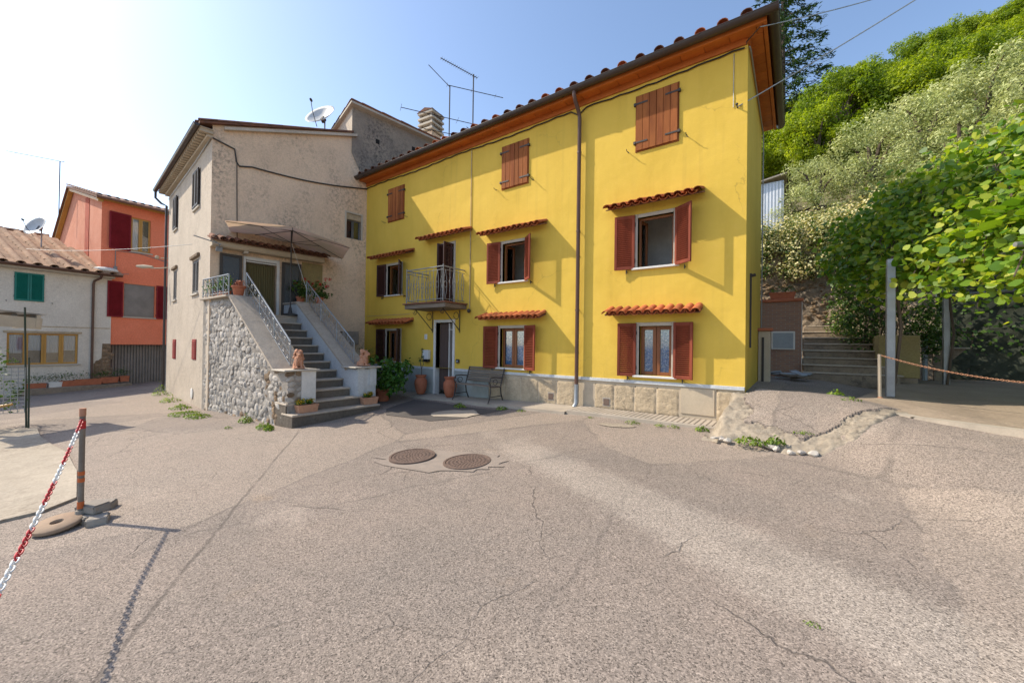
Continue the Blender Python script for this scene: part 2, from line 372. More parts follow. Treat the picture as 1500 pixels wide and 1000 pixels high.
mt['terracotta_pale'] = mat('pale_terracotta', (.60, .33, .2), (.46, .24, .15), rough=.85, sc=10)
mt['soil'] = mat('soil', (.06, .04, .028), rough=.95)
mt['concrete'] = old_plaster('pale_yard_concrete', (.50, .43, .34), (.38, .325, .255), (.24, .195, .15), .8, pit=.5)
mt['block'] = mat('grey_concrete_block', (.42, .37, .31), (.32, .28, .235), rough=.95, bump=.6, bsc=30, bdist=.015, rnd=.25)
mt['rubble_apron'] = old_plaster('crumbling_apron', (.42, .355, .275), (.29, .245, .19), (.11, .095, .08), .95, sc=7, pit=1.0)
mt['terrace'] = old_plaster('terrace_concrete', (.36, .285, .21), (.30, .235, .175), (.17, .14, .11), .6, pit=.5)
mt['interior'] = mat('room_wall', (.84, .83, .81), rough=.9, bump=0)
mt['dark'] = mat('dark_opening', (.02, .018, .016), rough=.9, bump=0)
mt['curtain'] = mat('olive_door_curtain', (.16, .13, .055), (.11, .09, .04), rough=.9, sc=8, grain=(6, 6, .15))
mt['bead'] = mat('brown_bead_curtain', (.13, .085, .07), (.08, .055, .048), rough=.8, sc=8, grain=(8, 8, .1))
mt['whitecurtain'] = mat('pale_curtain', (.62, .66, .70), (.5, .53, .56), rough=.9, grain=(6, 6, .3))
mt['lace'] = lace_mat()
mt['glass'] = glassmat('window_glass', (.85, .88, .9), .05); mt['darkglass'] = glassmat('mosquito_screen', (.3, .3, .3), .04, .5)
mt['canvas'] = leafmat('parasol_canvas', (.78, .56, .44), (.78, .56, .44), trans=.45, rough=.85, spec=.1, tmul=(1, .93, .86))
mt['dish'] = mat('dish_enamel', (.62, .62, .60), (.5, .49, .47), rough=.45, bump=.03)
mt['garage'] = mat('ribbed_garage_steel', (.27, .25, .23), (.2, .185, .17), rough=.6, metal=.2)
mt['red'] = mat('red_plastic', (.52, .025, .03), (.45, .02, .025), rough=.4, bump=.05)
mt['white'] = mat('white_plastic', (.78, .78, .76), (.7, .7, .68), rough=.4, bump=.05)
mt['rustpost'] = mat('faded_post_paint', (.25, .22, .18), (.17, .13, .10), rough=.8, sc=10)
mt['orangeband'] = mat('orange_tape', (.62, .15, .04), rough=.6)
mt['disc'] = mat('rusty_concrete_ring', (.40, .29, .2), (.29, .2, .14), rough=.95, bump=.4, bsc=25, bdist=.01)
mt['castiron'] = mat('rusted_cast_iron', (.20, .135, .105), (.125, .09, .075), rough=.7, metal=.2, sc=14)
mt['hill_soil'] = mat('hillside_earth', (.10, .10, .045), (.16, .12, .07), rough=.95, sc=.8)
mt['retain'] = old_plaster('stone_retaining_wall', (.34, .27, .2), (.24, .19, .145), (.09, .075, .06), .8, sc=4, pit=1.0)
mt['olivewall'] = old_plaster('ochre_stained_wall', (.40, .31, .13), (.3, .24, .12), (.14, .12, .075), .7)
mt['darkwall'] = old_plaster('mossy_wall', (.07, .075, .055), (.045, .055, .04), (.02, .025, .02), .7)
mt['brickface'] = brick_mat()
mt['bark'] = mat('bark', (.15, .11, .08), (.09, .07, .05), rough=.95, sc=8, grain=(1, 1, .3), bump=.7, bdist=.02)
mt['leaf_forest'] = leafmat('forest_leaf', (.17, .24, .014), (.30, .37, .02), (.44, .49, .03), trans=.48)
mt['leaf_forest2'] = leafmat('dark_forest_leaf', (.12, .19, .013), (.22, .30, .018), (.33, .40, .025), trans=.48)
mt['leaf_olive'] = leafmat('olive_leaf', (.42, .46, .17), (.56, .58, .25), (.7, .7, .38), trans=.3, tmul=(1.2, 1.2, .9))
mt['leaf_kiwi'] = leafmat('round_vine_leaf', (.09, .20, .016), (.25, .37, .028), (.58, .58, .07), trans=.45, rough=.42, spec=.45)
mt['leaf_jas'] = leafmat('hedge_leaf', (.045, .1, .018), (.10, .18, .03), (.16, .24, .05), trans=.25)
mt['leaf_dark'] = leafmat('ivy_leaf', (.035, .08, .014), (.07, .14, .02), (.12, .2, .03), trans=.25)
mt['leaf_con'] = leafmat('conifer_needles', (.02, .055, .02), (.035, .085, .025), (.10, .16, .03), trans=.1)
mt['leaf_pot'] = leafmat('pot_plant_leaf', (.04, .12, .015), (.08, .2, .03), (.16, .28, .05))
mt['leaf_weed'] = leafmat('weed_leaf', (.11, .20, .02), (.19, .29, .03), (.32, .36, .06), trans=.3)
mt['flower_cream'] = leafmat('cream_blossom', (.66, .55, .25), (.76, .66, .36), (.8, .74, .5), trans=.2)
mt['flower_red'] = leafmat('red_geranium', (.5, .012, .015), (.62, .02, .03), (.7, .05, .06), trans=.2)
mt['flower_yellow'] = leafmat('yellow_blossom', (.6, .35, .02), (.7, .45, .03), (.35, .3, .05), trans=.2)
mt['flower_blue'] = leafmat('hydrangea_bloom', (.3, .38, .6), (.5, .55, .65), (.6, .65, .5), trans=.2)
mt['black'] = mat('black_plastic', (.02, .02, .02), rough=.4, bump=.02)
mt['lion'] = mat('terracotta_lion', (.55, .28, .17), (.42, .2, .12), rough=.85, sc=14)
mt['wood_grey'] = mat('weathered_bench_wood', (.26, .21, .16), (.17, .135, .105), rough=.8, grain=(.15, 1, 1), sc=8, rnd=.2)
mt['tin'] = mat('corrugated_sheet', (.55, .57, .6), (.45, .47, .5), rough=.4, metal=.4)
mt['rope'] = mat('rusty_chain', (.42, .22, .13), (.3, .15, .09), rough=.8, sc=20)
mt['bluegrey'] = mat('meter_box_paint', (.36, .4, .43), (.3, .33, .36), rough=.6)

# ------------------------------------------------------------------ foliage helpers (numpy)
def leaf_obj(name, pts, nrm, size, mat_, parent=None, aspect=.55, bend=.15, hexa=False, kind='stuff', tip=None):
    """one mesh of kite-shaped (or round) leaves; pts (N,3) local, nrm (N,3)"""
    N = len(pts); pts = np.asarray(pts, float); nrm = np.asarray(nrm, float)
    nrm = nrm / np.maximum(np.linalg.norm(nrm, axis=1, keepdims=True), 1e-6)
    a = rng.normal(size=(N, 3)) if tip is None else np.asarray(tip, float) + rng.normal(size=(N, 3)) * .35
    d = a - nrm * (a * nrm).sum(1, keepdims=True); d /= np.maximum(np.linalg.norm(d, axis=1, keepdims=True), 1e-6)
    w = np.cross(nrm, d); s = np.broadcast_to(np.asarray(size, float).reshape(-1, 1), (N, 1))
    if hexa:
        k = 8; ang = np.arange(k) * 2 * np.pi / k; V = []
        for i, t in enumerate(ang):
            rad = 1 if i else .72
            V.append(pts + s * (.5 * rad * -np.cos(t) * d + .5 * rad * np.sin(t) * w * 1.02) + nrm * s * bend * (abs(math.sin(t)) * .9 - .3))
        V = np.stack(V, 1)
    else:
        k = 4
        V = np.stack([pts - d * s * .5, pts + w * s * aspect * .5 + nrm * s * bend, pts + d * s * .5, pts - w * s * aspect * .5 + nrm * s * bend], 1)
    me = bpy.data.meshes.new(name); me.vertices.add(N * k); me.vertices.foreach_set('co', V.reshape(-1).astype(np.float32))
    me.loops.add(N * k); me.loops.foreach_set('vertex_index', np.arange(N * k, dtype=np.int32))
    me.polygons.add(N); me.polygons.foreach_set('loop_start', np.arange(0, N * k, k, dtype=np.int32))
    try: me.polygons.foreach_set('loop_total', np.full(N, k, dtype=np.int32))
    except Exception: pass
    me.update(calc_edges=True); me.validate(); me.materials.append(mat_)
    if name is None: return me
    o = link(name, me, parent)
    if kind: o['kind'] = kind
    return o
def rnd_dir(n): v = rng.normal(size=(n, 3)); return v / np.linalg.norm(v, axis=1, keepdims=True)
def clumps(centers, rad, per, flat=1.0):
    """points spread through spheres round the centers, denser outward; normals outward mixed with up"""
    P, Nn = [], []
    for c, r in zip(centers, rad):
        d = rnd_dir(per); q = r * rng.random((per, 1)) ** .45
        o = d * q; o[:, 2] *= flat
        P.append(np.asarray(c) + o); Nn.append(d * .8 + np.array([0, 0, .5]) + rng.normal(size=(per, 3)) * .5)
    return np.concatenate(P), np.concatenate(Nn)

# ------------------------------------------------------------------ ground
def sm(x): x = min(1, max(0, x)); return x * x * (3 - 2 * x)
KX = [-.15, 1.25, 2.06, 2.9, 5, 12]; KY = [.2, .15, -.65, -1.02, -2.1, -6]; KZ = [.7, .68, .54, .5, .5, .5]
def G(x, y, ramp=True):
    xb = max(-34, min(8, x)); yb = max(-14, min(1.5, y))
    z = .14 + .024 * xb + .055 * yb - .004 * max(0, -13 - xb)
    if ramp and x > -.17:
        yk = float(np.interp(x, KX, KY)); zk = float(np.interp(x, KX, KZ)); w = 1.75 + 1.0 * max(0, min(2, x - 1.0))
        s = 1 - (yk - y) / w
        if s > 0: s = min(1, s); z = z + (zk - z) * (s * .75 + .25 * sm(s)); z += .03 * max(0, min(1, (y - .3) / 4))
    return z
def axis_pts(lo, hi, fine0, fine1, st, coarse):
    a = list(np.arange(fine0, fine1, st)); x = fine0
    k = coarse
    while x > lo: x -= k; a.insert(0, x); k *= 1.35
    x = a[-1]; k = coarse
    while x < hi: x += k; a.append(x); k *= 1.35
    return a
gx = axis_pts(-600, 600, -14, 6, .2, .8); gy = axis_pts(-600, 600, -9.6, 1.8, .2, .8)
gx = sorted(set(gx) | {-.171, -.169})
hv = {}
vs = []
for y in gy:
    for x in gx:
        b_ = .012 * math.sin(x * 1.3 + y * .7) + .008 * math.sin(x * 2.9 - y * 2.1 + 1) if -14 < x < 6 and -9.6 < y < 1.5 else 0
        vs.append((x, y, G(x, y) + b_ - .006))
fs = [(j * len(gx) + i, j * len(gx) + i + 1, (j + 1) * len(gx) + i + 1, (j + 1) * len(gx) + i) for j in range(len(gy) - 1) for i in range(len(gx) - 1)]
road = MB().add(vs, fs).build('road', mt['asphalt'], smooth='all'); tag(road, kind='structure', label='worn cracked grey asphalt yard in front of the houses')
def sheet(name, poly, dz, mat_, kind='structure', label=None, sub=.25, jit=.0, thick=.0):
    """a patch that follows the ground a few millimetres above it; poly in x,y"""
    bm = bmesh.new(); vv = [bm.verts.new((x, y, 0)) for x, y in poly]; bm.faces.new(vv)
    bmesh.ops.triangulate(bm, faces=bm.faces)
    for _ in range(6):
        ed = [e for e in bm.edges if e.calc_length() > sub]
        if not ed: break
        bmesh.ops.subdivide_edges(bm, edges=ed, cuts=1, use_grid_fill=False); bmesh.ops.triangulate(bm, faces=bm.faces)
    for v in bm.verts:
        x, y = v.co.x, v.co.y
        b_ = .012 * math.sin(x * 1.3 + y * .7) + .008 * math.sin(x * 2.9 - y * 2.1 + 1) if -14 < x < 6 and -9.6 < y < 1.5 else 0
        v.co.z = G(x, y) + b_ + dz + random.uniform(-jit, jit)
    if thick:
        r_ = bmesh.ops.extrude_face_region(bm, geom=bm.faces[:])
        for g in r_['geom']:
            if isinstance(g, bmesh.types.BMVert): g.co.z -= thick
    bmesh.ops.recalc_face_normals(bm, faces=bm.faces)
    me = bpy.data.meshes.new(name); bm.to_mesh(me); bm.free(); me.materials.append(mat_)
    o = link(name, me); tag(o, label, kind=kind); return o
def blobpoly(cx, cy, rx, ry, n=18, j=.18, a=0):
    out = []
    for k in range(n):
        t = 2 * math.pi * k / n; q = 1 + random.uniform(-j, j); x = rx * q * math.cos(t); y = ry * q * math.sin(t)
        out.append((cx + x * math.cos(a) - y * math.sin(a), cy + x * math.sin(a) + y * math.cos(a)))
    return out

# ------------------------------------------------------------------ building helpers
def wall(name, M, u0, u1, z0, z1, holes, mat_, parent, reveal=.16, top=None):
    """skin of a wall in frame M (x along, y inward, z up) with openings and their reveals; top: optional [(u,z)..] outline above z1"""
    us = sorted({u0, u1, *[h[0] for h in holes], *[h[1] for h in holes]}); zs = sorted({z0, z1, *[h[2] for h in holes], *[h[3] for h in holes]})
    us = [u for u in us if u0 <= u <= u1]; zs = [z for z in zs if z0 <= z <= z1]
    b = MB(M)
    for i in range(len(us) - 1):
        for j in range(len(zs) - 1):
            cu, cz = (us[i] + us[i + 1]) / 2, (zs[j] + zs[j + 1]) / 2
            if any(h[0] < cu < h[1] and h[2] < cz < h[3] for h in holes): continue
            b.add([(us[i], 0, zs[j]), (us[i + 1], 0, zs[j]), (us[i + 1], 0, zs[j + 1]), (us[i], 0, zs[j + 1])], [(0, 1, 2, 3)])
    for h in holes:
        a, c, d, e = h[:4]; r = h[4] if len(h) > 4 else reveal
        b.add([(a, 0, d), (c, 0, d), (c, 0, e), (a, 0, e), (a, r, d), (c, r, d), (c, r, e), (a, r, e)],
              [(0, 1, 5, 4), (1, 2, 6, 5), (2, 3, 7, 6), (3, 0, 4, 7)])
    if top: b.add([(u, 0, z) for u, z in top], [tuple(range(len(top)))])
    me_ = bpy.data.meshes.new(name); me_.from_pydata(b.v, [], b.f); me_.materials.append(mat_)
    return link(name, me_, parent)
def louvre_shutter(parent, M, w, h, ang, mat_, name='shutter', slats=None, tilt=R(-48)):
    """hinged at local x=0, leaf towards +x (w may be negative), standing off by ang; M places the hinge foot"""
    sg = 1 if w > 0 else -1; W = abs(w)
    key = (name, round(W, 3), round(h, 3), sg, mat_.name)
    if key not in louvre_shutter.c:
        b = MB(); s = .055
        X = lambda a, c: (min(a * sg, c * sg), max(a * sg, c * sg))
        b.box(*X(0, s), -.035, 0, 0, h, .004); b.box(*X(W - s, W), -.035, 0, 0, h, .004)
        b.box(*X(s, W - s), -.033, -.002, 0, .07, .004); b.box(*X(s, W - s), -.033, -.002, h - .06, h, .004)
        n = slats or max(6, int((h - .13) / .04)); st = (h - .13) / n; q = MB()
        for i in range(n):
            z = .07 + st * (i + .5)
            q.box(s * sg if sg > 0 else -(W - s), (W - s) * sg if sg > 0 else -s, -.023, .023, -.004, .004, 0, T=Tr(0, -.017, z) @ Rx(tilt))
        louvre_shutter.c[key] = (b.mesh(name, mat_), q.mesh('louvre', mat_))
    a, c = louvre_shutter.c[key]
    o = link(name, a, parent, M @ Rz(-sg * ang)); lv = link('louvre', c, o)
    if 'hinge' not in louvre_shutter.c: louvre_shutter.c['hinge'] = MB().box(-.012, .012, -.012, .006, 0, .08).mesh('hinge', mt['iron'])
    for z in (.14, h - .24): link('hinge', louvre_shutter.c['hinge'], o, Tr(0, 0, z))
    return o
louvre_shutter.c = {}
def half_tile(L, r0, r1, th=.012, n=7):
    """curved clay tile along +y (length L), arch up"""
    vs = []; 
    for y, r in ((0, r0), (L, r1)):
        for rr in (r, r - th):
            for k in range(n): a = math.pi * k / (n - 1); vs.append((rr * math.cos(a), y, rr * math.sin(a) * .8))
    I = lambda e, s, k: (e * 2 + s) * n + k; fs = []
    for k in range(n - 1):
        fs += [(I(0, 0, k), I(0, 0, k + 1), I(1, 0, k + 1), I(1, 0, k)), (I(0, 1, k), I(1, 1, k), I(1, 1, k + 1), I(0, 1, k + 1)),
               (I(0, 0, k), I(0, 1, k), I(0, 1, k + 1), I(0, 0, k + 1)), (I(1, 0, k), I(1, 0, k + 1), I(1, 1, k + 1), I(1, 1, k))]
    fs += [(I(0, 0, 0), I(1, 0, 0), I(1, 1, 0), I(0, 1, 0)), (I(0, 0, n - 1), I(0, 1, n - 1), I(1, 1, n - 1), I(1, 0, n - 1))]
    return MB().add(vs, fs)
TILE = half_tile(.44, .085, .068).mesh('roof_tile', mt['tile'], smooth=True)
TILE_D = half_tile(.44, .085, .068).mesh('roof_tile', mt['tile_dark'], smooth=True)
def tile_awning(parent, M, u0, u1, zf, proj=.38, slope=R(20), tile=TILE, pitch=.172, mat_=None):
    """clay tile canopy above an opening; zf = height of its front lower edge"""
    zb = zf + proj * math.tan(slope)
    b = MB(M); b.prism([(-proj + .1, zf + .03), (0.0, zb + .0), (0.0, zb - .035), (-proj + .1, zf + .008)], u0 + .03, u1 - .03, 'x')
    aw = b.build('awning', mat_ or mt['tile_dark'], parent)
    n = max(3, round((u1 - u0) / pitch)); p = (u1 - u0) / n
    base = M @ Tr(0, -proj, zf) @ Rx(slope)
    for i in range(n):
        j = random.uniform(-.012, .012)
        link('roof_tile', tile, aw, M @ Tr(u0 + (i + .5) * p, -proj - .01 + j, zf + .03 + random.uniform(-.004, .006)) @ Rx(slope) @ Rz(random.uniform(-.025, .025)))
    for i in range(n + 1):
        if i in (0, n): continue
        link('roof_tile', tile, aw, M @ Tr(u0 + i * p, -proj + .012, zf + .055) @ Rx(slope) @ Ry(math.pi))
    return aw
def hook(parent, M, u, z):
    b = MB(M); b.tube([(u, 0, z), (u, -.07, z), (u, -.13, z - .012), (u, -.16, z + .018)], .007, 6)
    b.tube([(u - .01, -.075, z), (u + .03, -.085, z - .05)], .006, 5)
    return b.build('shutter_hook', mt['iron'], parent)
def sash(b, u0, u1, z0, z1, y, w=.055, d=.045):
    b.box(u0, u0 + w, y, y + d, z0, z1, .004); b.box(u1 - w, u1, y, y + d, z0, z1, .004)
    b.box(u0 + w, u1 - w, y + .002, y + d - .002, z0, z0 + w, .004); b.box(u0 + w, u1 - w, y + .002, y + d - .002, z1 - w, z1, .004)
def surround(b, u0, u1, z0, z1, w=.075, pr=.02, dp=.1):
    b.box(u0 - w, u0, -pr, dp, z0, z1 + w, .006); b.box(u1, u1 + w, -pr, dp, z0, z1 + w, .006); b.box(u0 + .001, u1 - .001, -pr + .002, dp, z1, z1 + w - .002, .006)
def gutter(b, p0, p1, r=.075):
    """half-round gutter between two points"""
    p0, p1 = Vector(p0), Vector(p1); d = (p1 - p0).normalized(); w = d.cross(Vector((0, 0, 1)))
    n = 9; vs = []; fs = []
    for p in (p0, p1):
        for rr in (r, r - .008):
            for k in range(n): a = math.pi * k / (n - 1); vs.append(p + w * rr * math.cos(a) - Vector((0, 0, 1)) * rr * math.sin(a))
    I = lambda e, s, k: (e * 2 + s) * n + k
    for k in range(n - 1):
        for s in (0, 1): fs.append((I(0, s, k), I(0, s, k + 1), I(1, s, k + 1), I(1, s, k)))
        for e in (0, 1): fs.append((I(e, 0, k), I(e, 0, k + 1), I(e, 1, k + 1), I(e, 1, k)))
    for k in (0, n - 1): fs.append((I(0, 0, k), I(1, 0, k), I(1, 1, k), I(0, 1, k)))
    for e in (0, 1): fs.append(tuple(I(e, 0, k) for k in range(n)))
    b.add(vs, fs); b.tube([p0 + w * r, p1 + w * r], .009, 6)
def corrugated(b, M, u0, u1, L, pitch, amp, seg=6, ny=1):
    """wavy sheet: x from u0..u1, y from 0..L (local of M)"""
    n = int((u1 - u0) / pitch * seg); xs = [u0 + (u1 - u0) * i / n for i in range(n + 1)]
    vs = [M @ Vector((x, L * j / ny, amp * abs(math.sin(math.pi * (x - u0) / pitch)))) for j in range(ny + 1) for x in xs]
    b.add(vs, [(j * (n + 1) + i, j * (n + 1) + i + 1, (j + 1) * (n + 1) + i + 1, (j + 1) * (n + 1) + i) for j in range(ny) for i in range(n)])

# ================================================================== YELLOW HOUSE
I4 = Matrix.Identity(4)
YH = thing('yellow_house', 'three-storey bright yellow house with brown shutters and tiled window canopies', 'house')
TOP = [(-10.36, -9.57, 5.53, 6.62), (-5.58, -4.76, 5.58, 6.69), (-2.02, -1.19, 5.6, 6.75)]
MID = [(-10.36, -9.66, 3.08, 4.06), (-5.53, -4.83, 3.13, 4.13), (-1.97, -1.25, 3.14, 4.19)]
LOW = [(-10.36, -9.68, .9, 1.9), (-5.58, -4.82, .9, 1.92), (-1.92, -1.27, .9, 1.92)]
BDOOR = (-7.87, -7.31, 2.62, 4.4); FDOOR = (-8.0, -7.3, -.02, 2.12)
LX = -11.62; WT = 7.1; DEP = 3.55
holes = [(*h, .2) for h in MID + LOW] + [(*BDOOR, .2), (*FDOOR, .25)]
wall('wall', I4, LX, 0, .78, WT, [h if h[2] > .78 else (h[0], h[1], .78, h[3], .25) for h in holes], mt['yellow'], YH)
wall('wall', frame((0, 0, 0), (-1, 0)), 0, DEP, .62, WT, [], mt['yellow'], YH)
wall('wall', frame((0, DEP, 0), (0, -1)), 0, 11.3, .5, WT, [], mt['yellow'], YH)
# lower wall band: dado (left) and bush-hammered plinth (right)
b = MB()
for (u0, u1) in ((-11.55, FDOOR[0] - .09), (FDOOR[1] + .09, -5.95)): b.box(u0, u1, -.012, .06, -.3, .72, .004)
b.build('dado', mt['dado'], YH)
b = MB()
for (u0, u1) in ((-11.55, FDOOR[0] - .09), (FDOOR[1] + .09, -.003)): b.box(u0, u1, -.022, .05, .722, .79, .004)
b.build('dado_band', mt['bluewhite'], YH)
b = MB(); b.box(-5.948, -.004, .012, .07, -.2, .72); b.build('plinth_margin', mt['plinth_joint'], YH)
def rough_panel(x0, x1, z0, z1, y, amp=.007, st=.03):
    nx = max(3, int((x1 - x0) / st)); nz = max(3, int((z1 - z0) / st)); vs = []
    for j in range(nz + 1):
        for i in range(nx + 1):
            e = i in (0, nx) or j in (0, nz)
            vs.append((x0 + (x1 - x0) * i / nx, y + (.006 if e else -random.random() * amp * 2), z0 + (z1 - z0) * j / nz))
    return MB().add(vs, [(j * (nx + 1) + i, j * (nx + 1) + i + 1, (j + 1) * (nx + 1) + i + 1, (j + 1) * (nx + 1) + i) for j in range(nz) for i in range(nx)])
PX = [-5.94, -5.42, -4.91, -4.38, -3.87, -3.40]; PX2 = [-2.90, -2.45, -2.01, -1.56, -1.12]
for a, c in list(zip(PX[:-1], PX[1:])) + list(zip(PX2[:-1], PX2[1:])):
    rough_panel(a + .009, c - .009, .03 if a < -3 else .12, .66, .006).build('plinth_panel', mt['plinth'], YH, smooth='all')
rough_panel(-3.385, -2.92, .05, .71, .03).build('plinth_panel', mt['plinth'], YH)
rough_panel(-.46, -.02, .12, .70, .006).build('plinth_panel', mt['plinth'], YH, smooth='all')
b = MB(); b.box(-1.09, -.49, -.006, .03, .2, .70, .004); p_ = b.build('meter_cover', mt['plinth_joint'], YH); tag(p_, 'smooth rectangular cover set in the rough plinth')
for u in (-4.02, -2.62):
    b = MB(); b.box(u - .09, u + .09, -.004, .02, .17, .37, .003); v_ = b.build('vent', mt['block'], YH)
    q = MB(); q.box(u - .065, u + .065, -.012, .0, .2, .34); q.build('grille', mt['castiron'], v_)
# window surrounds, sashes, panes
def window(h, kind):
    u0, u1, z0, z1 = h; b = MB(); surround(b, u0, u1, z0, z1); fr = b.build('window_surround', mt['stone_frame'], YH)
    q = MB(); q.box(u0 - .11, u1 + .11, -.07, .16, z0 - .045, z0 - .002, .006); q.build('sill', mt['white_paint'], fr)
    q = MB(); um = (u0 + u1) / 2
    if kind == 'shut':
        sash(q, u0 + .005, um - .004, z0 + .005, z1 - .005, .11, .07); sash(q, um + .004, u1 - .005, z0 + .005, z1 - .005, .112, .07)
        q.build('sash', mt['frame_wood'], fr)
        for a, c in ((u0 + .07, um - .07), (um + .07, u1 - .07)): g = MB(); g.box(a, c, .128, .134, z0 + .07, z1 - .07); g.build('pane', mt['glass'], fr)
        for a, c in ((u0 + .06, um - .05), (um + .05, u1 - .06)):
            g = MB(); n = 22
            vs = [(a + (c - a) * i / n, .165 + .012 * math.sin(i * 1.9), z) for z in (z0 + .06, z1 - .05) for i in range(n + 1)]
            g.add(vs, [(i, i + 1, n + 2 + i, n + 1 + i) for i in range(n)]); g.build('curtain', mt['lace'], fr, smooth='all')
    else:   # casements swung inward
        for hx, a in ((u0 + .01, R(80)), (u1 - .01, R(100))):
            w = um - u0 - .01; g = MB(Tr(hx, .12, 0) @ Rz(a)); sash(g, 0, w, z0 + .01, z1 - .01, 0, .06); s_ = g.build('sash', mt['frame_wood'], fr)
            g = MB(Tr(hx, .12, 0) @ Rz(a)); g.box(.06, w - .06, .02, .026, z0 + .07, z1 - .07); g.build('pane', mt['glass'], s_)
        g = MB(); g.box(u0 + .001, u0 + .04, .1, .15, z0, z1); g.box(u1 - .04, u1 - .001, .1, .15, z0, z1); g.box(u0 + .04, u1 - .04, .1, .15, z1 - .04, z1 - .001); g.build('casing', mt['frame_wood'], fr)
    return fr
for h in MID[1:]: window(h, 'open')
window(MID[0], 'open')
for h in LOW: window(h, 'shut')
def pair(h, la, ra, m=None):
    u0, u1, z0, z1 = h; w = (u1 - u0) / 2 + .06; m = m or mt['shutter']
    louvre_shutter(YH, Tr(u0 - .05, -.03, z0 - .03), -w, z1 - z0 + .09, la, m); louvre_shutter(YH, Tr(u1 + .05, -.03, z0 - .03), w, z1 - z0 + .09, ra, m)
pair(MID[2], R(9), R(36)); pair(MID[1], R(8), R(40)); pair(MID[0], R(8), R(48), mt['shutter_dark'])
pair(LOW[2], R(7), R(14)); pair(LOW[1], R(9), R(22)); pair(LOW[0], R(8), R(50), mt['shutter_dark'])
# boarded top shutters
for h in TOP:
    u0, u1, z0, z1 = h; b = MB(); b.box(u0 - .02, u1 + .02, -.014, .05, z0 - .02, z1 + .02, .004); sh = b.build('closed_shutter', mt['plank'], YH)
    n = 6; w = (u1 - u0) / n
    for i in range(n):
        q = MB(); g = .008 if i == 3 else .003
        q.box(u0 + i * w + g, u0 + (i + 1) * w - .003, -.045, -.0142, z0 + random.uniform(0, .006), z1 - random.uniform(0, .006), .004); q.build('plank', mt['plank'], sh)
    for z in (z0 + .17, z1 - .17):
        for s in (0, 1):
            q = MB(); a = u0 - .03 if s == 0 else u1 - .24; q.box(a, a + .27, -.055, -.0455, z - .018, z + .018, .003); q.box(u0 - .05 if s == 0 else u1 + .005, u0 - .005 if s == 0 else u1 + .05, -.06, 0, z - .03, z + .03, .004)
            q.build('strap_hinge', mt['iron'], sh)
    hook(YH, I4, u0 - .16, z0 + .02); hook(YH, I4, u1 + .18, z0 + .02)
for h in MID + LOW:
    for u in (h[0] - .22, h[1] + .22):
        b = MB(); b.box(u - .01, u + .01, -.06, 0, h[2] - .085, h[2] - .06); b.box(u - .008, u + .008, -.07, -.055, h[2] - .12, h[2] - .03); b.build('shutter_catch', mt['iron'], YH)
# clay-tile canopies
for u0, u1, zf in ((-2.6, -.66, 4.36), (-6.14, -4.16, 4.35), (-8.55, -6.58, 4.57), (-10.98, -9.0, 4.28), (-2.6, -.68, 2.13), (-6.14, -4.16, 2.13), (-10.98, -9.0, 2.09)):
    tile_awning(YH, I4, u0, u1, zf)
# balcony
bz = 2.62; by = -.85; bx0, bx1 = -8.42, -6.78
b = MB(); b.box(bx0, bx1, by, -.002, bz - .15, bz - .03, .01); balc = b.build('balcony', mt['wood_grey'], YH)
b = MB(); b.box(bx0 - .04, bx1 + .04, by - .05, -.002, bz - .028, bz + .012, .008); b.build('slab', mt['tile_dark'], balc)
rx0, rx1, ry = bx0 + .06, bx1 - .1, by + .02
b = MB(); path = [(rx0, 0, bz + .95), (rx0, ry, bz + .95), (rx1, ry, bz + .95), (rx1, 0, bz + .95)]
for a, c in zip(path[:-1], path[1:]):
    b.tube([a, c], .017, 6)
    b.tube([(a[0], a[1], bz + .08), (c[0], c[1], bz + .08)], .011, 6); b.tube([(a[0], a[1], bz + .86), (c[0], c[1], bz + .86)], .009, 6)
for x, y in ((rx0, ry), (rx1, ry)): b.tube([(x, y, bz), (x, y, bz + 1.0)], .016, 6)
b.build('rail', mt['grey_iron'], balc)
def lens(s): return [(s * .055 * math.sin(math.pi * k / 10) * (1 if k < 99 else 1), 0, .08 + .78 * k / 10) for k in range(11)]
bm_ = MB(); bm_.tube(lens(1), .007, 5); bm_.tube(lens(-1), .007, 5); bm_.tube([(-.055, 0, .47), (-.03, 0, .53), (0, 0, .56), (.03, 0, .53), (.055, 0, .47), (.03, 0, .41), (0, 0, .38), (-.03, 0, .41)], .006, 5, closed=True)
BAL = bm_.mesh('baluster', mt['grey_iron'])
st_ = MB(); st_.tube([(0, 0, .0), (0, 0, .95)], .007, 5); st_.tube([(-.02, 0, .3), (.025, 0, .42), (-.025, 0, .55), (.02, 0, .68)], .006, 5); SBAR = st_.mesh('baluster', mt['grey_iron'])
n = 10
for i in range(n): 
    x = rx0 + (rx1 - rx0) * (i + .5) / n; link('baluster', BAL if i % 2 == 0 else SBAR, balc, Tr(x, ry, bz))
for x in (rx0, rx1):
    for i in range(5): link('baluster', BAL if i % 2 == 0 else SBAR, balc, Tr(x, ry * (i + .5) / 5, bz) @ Rz(math.pi / 2))
for x in (bx0 + .28, bx1 - .25):
    b = MB(); b.tube([(x, -.01, bz - .75), (x, -.68, bz - .16)], .014, 6); b.tube([(x, -.02, bz - .16), (x, -.02, bz - .8)], .012, 6)
    b.tube([(x, -.16 - .1 * math.cos(k * .6), bz - .33 - .1 * math.sin(k * .6)) for k in range(11)], .009, 5)
    b.tube([(x, -.7 - (.075 - .005 * k) * math.cos(k * .7), bz - .24 - (.075 - .005 * k) * math.sin(k * .7)) for k in range(13)], .009, 5); b.build('bracket', mt['iron'], balc)
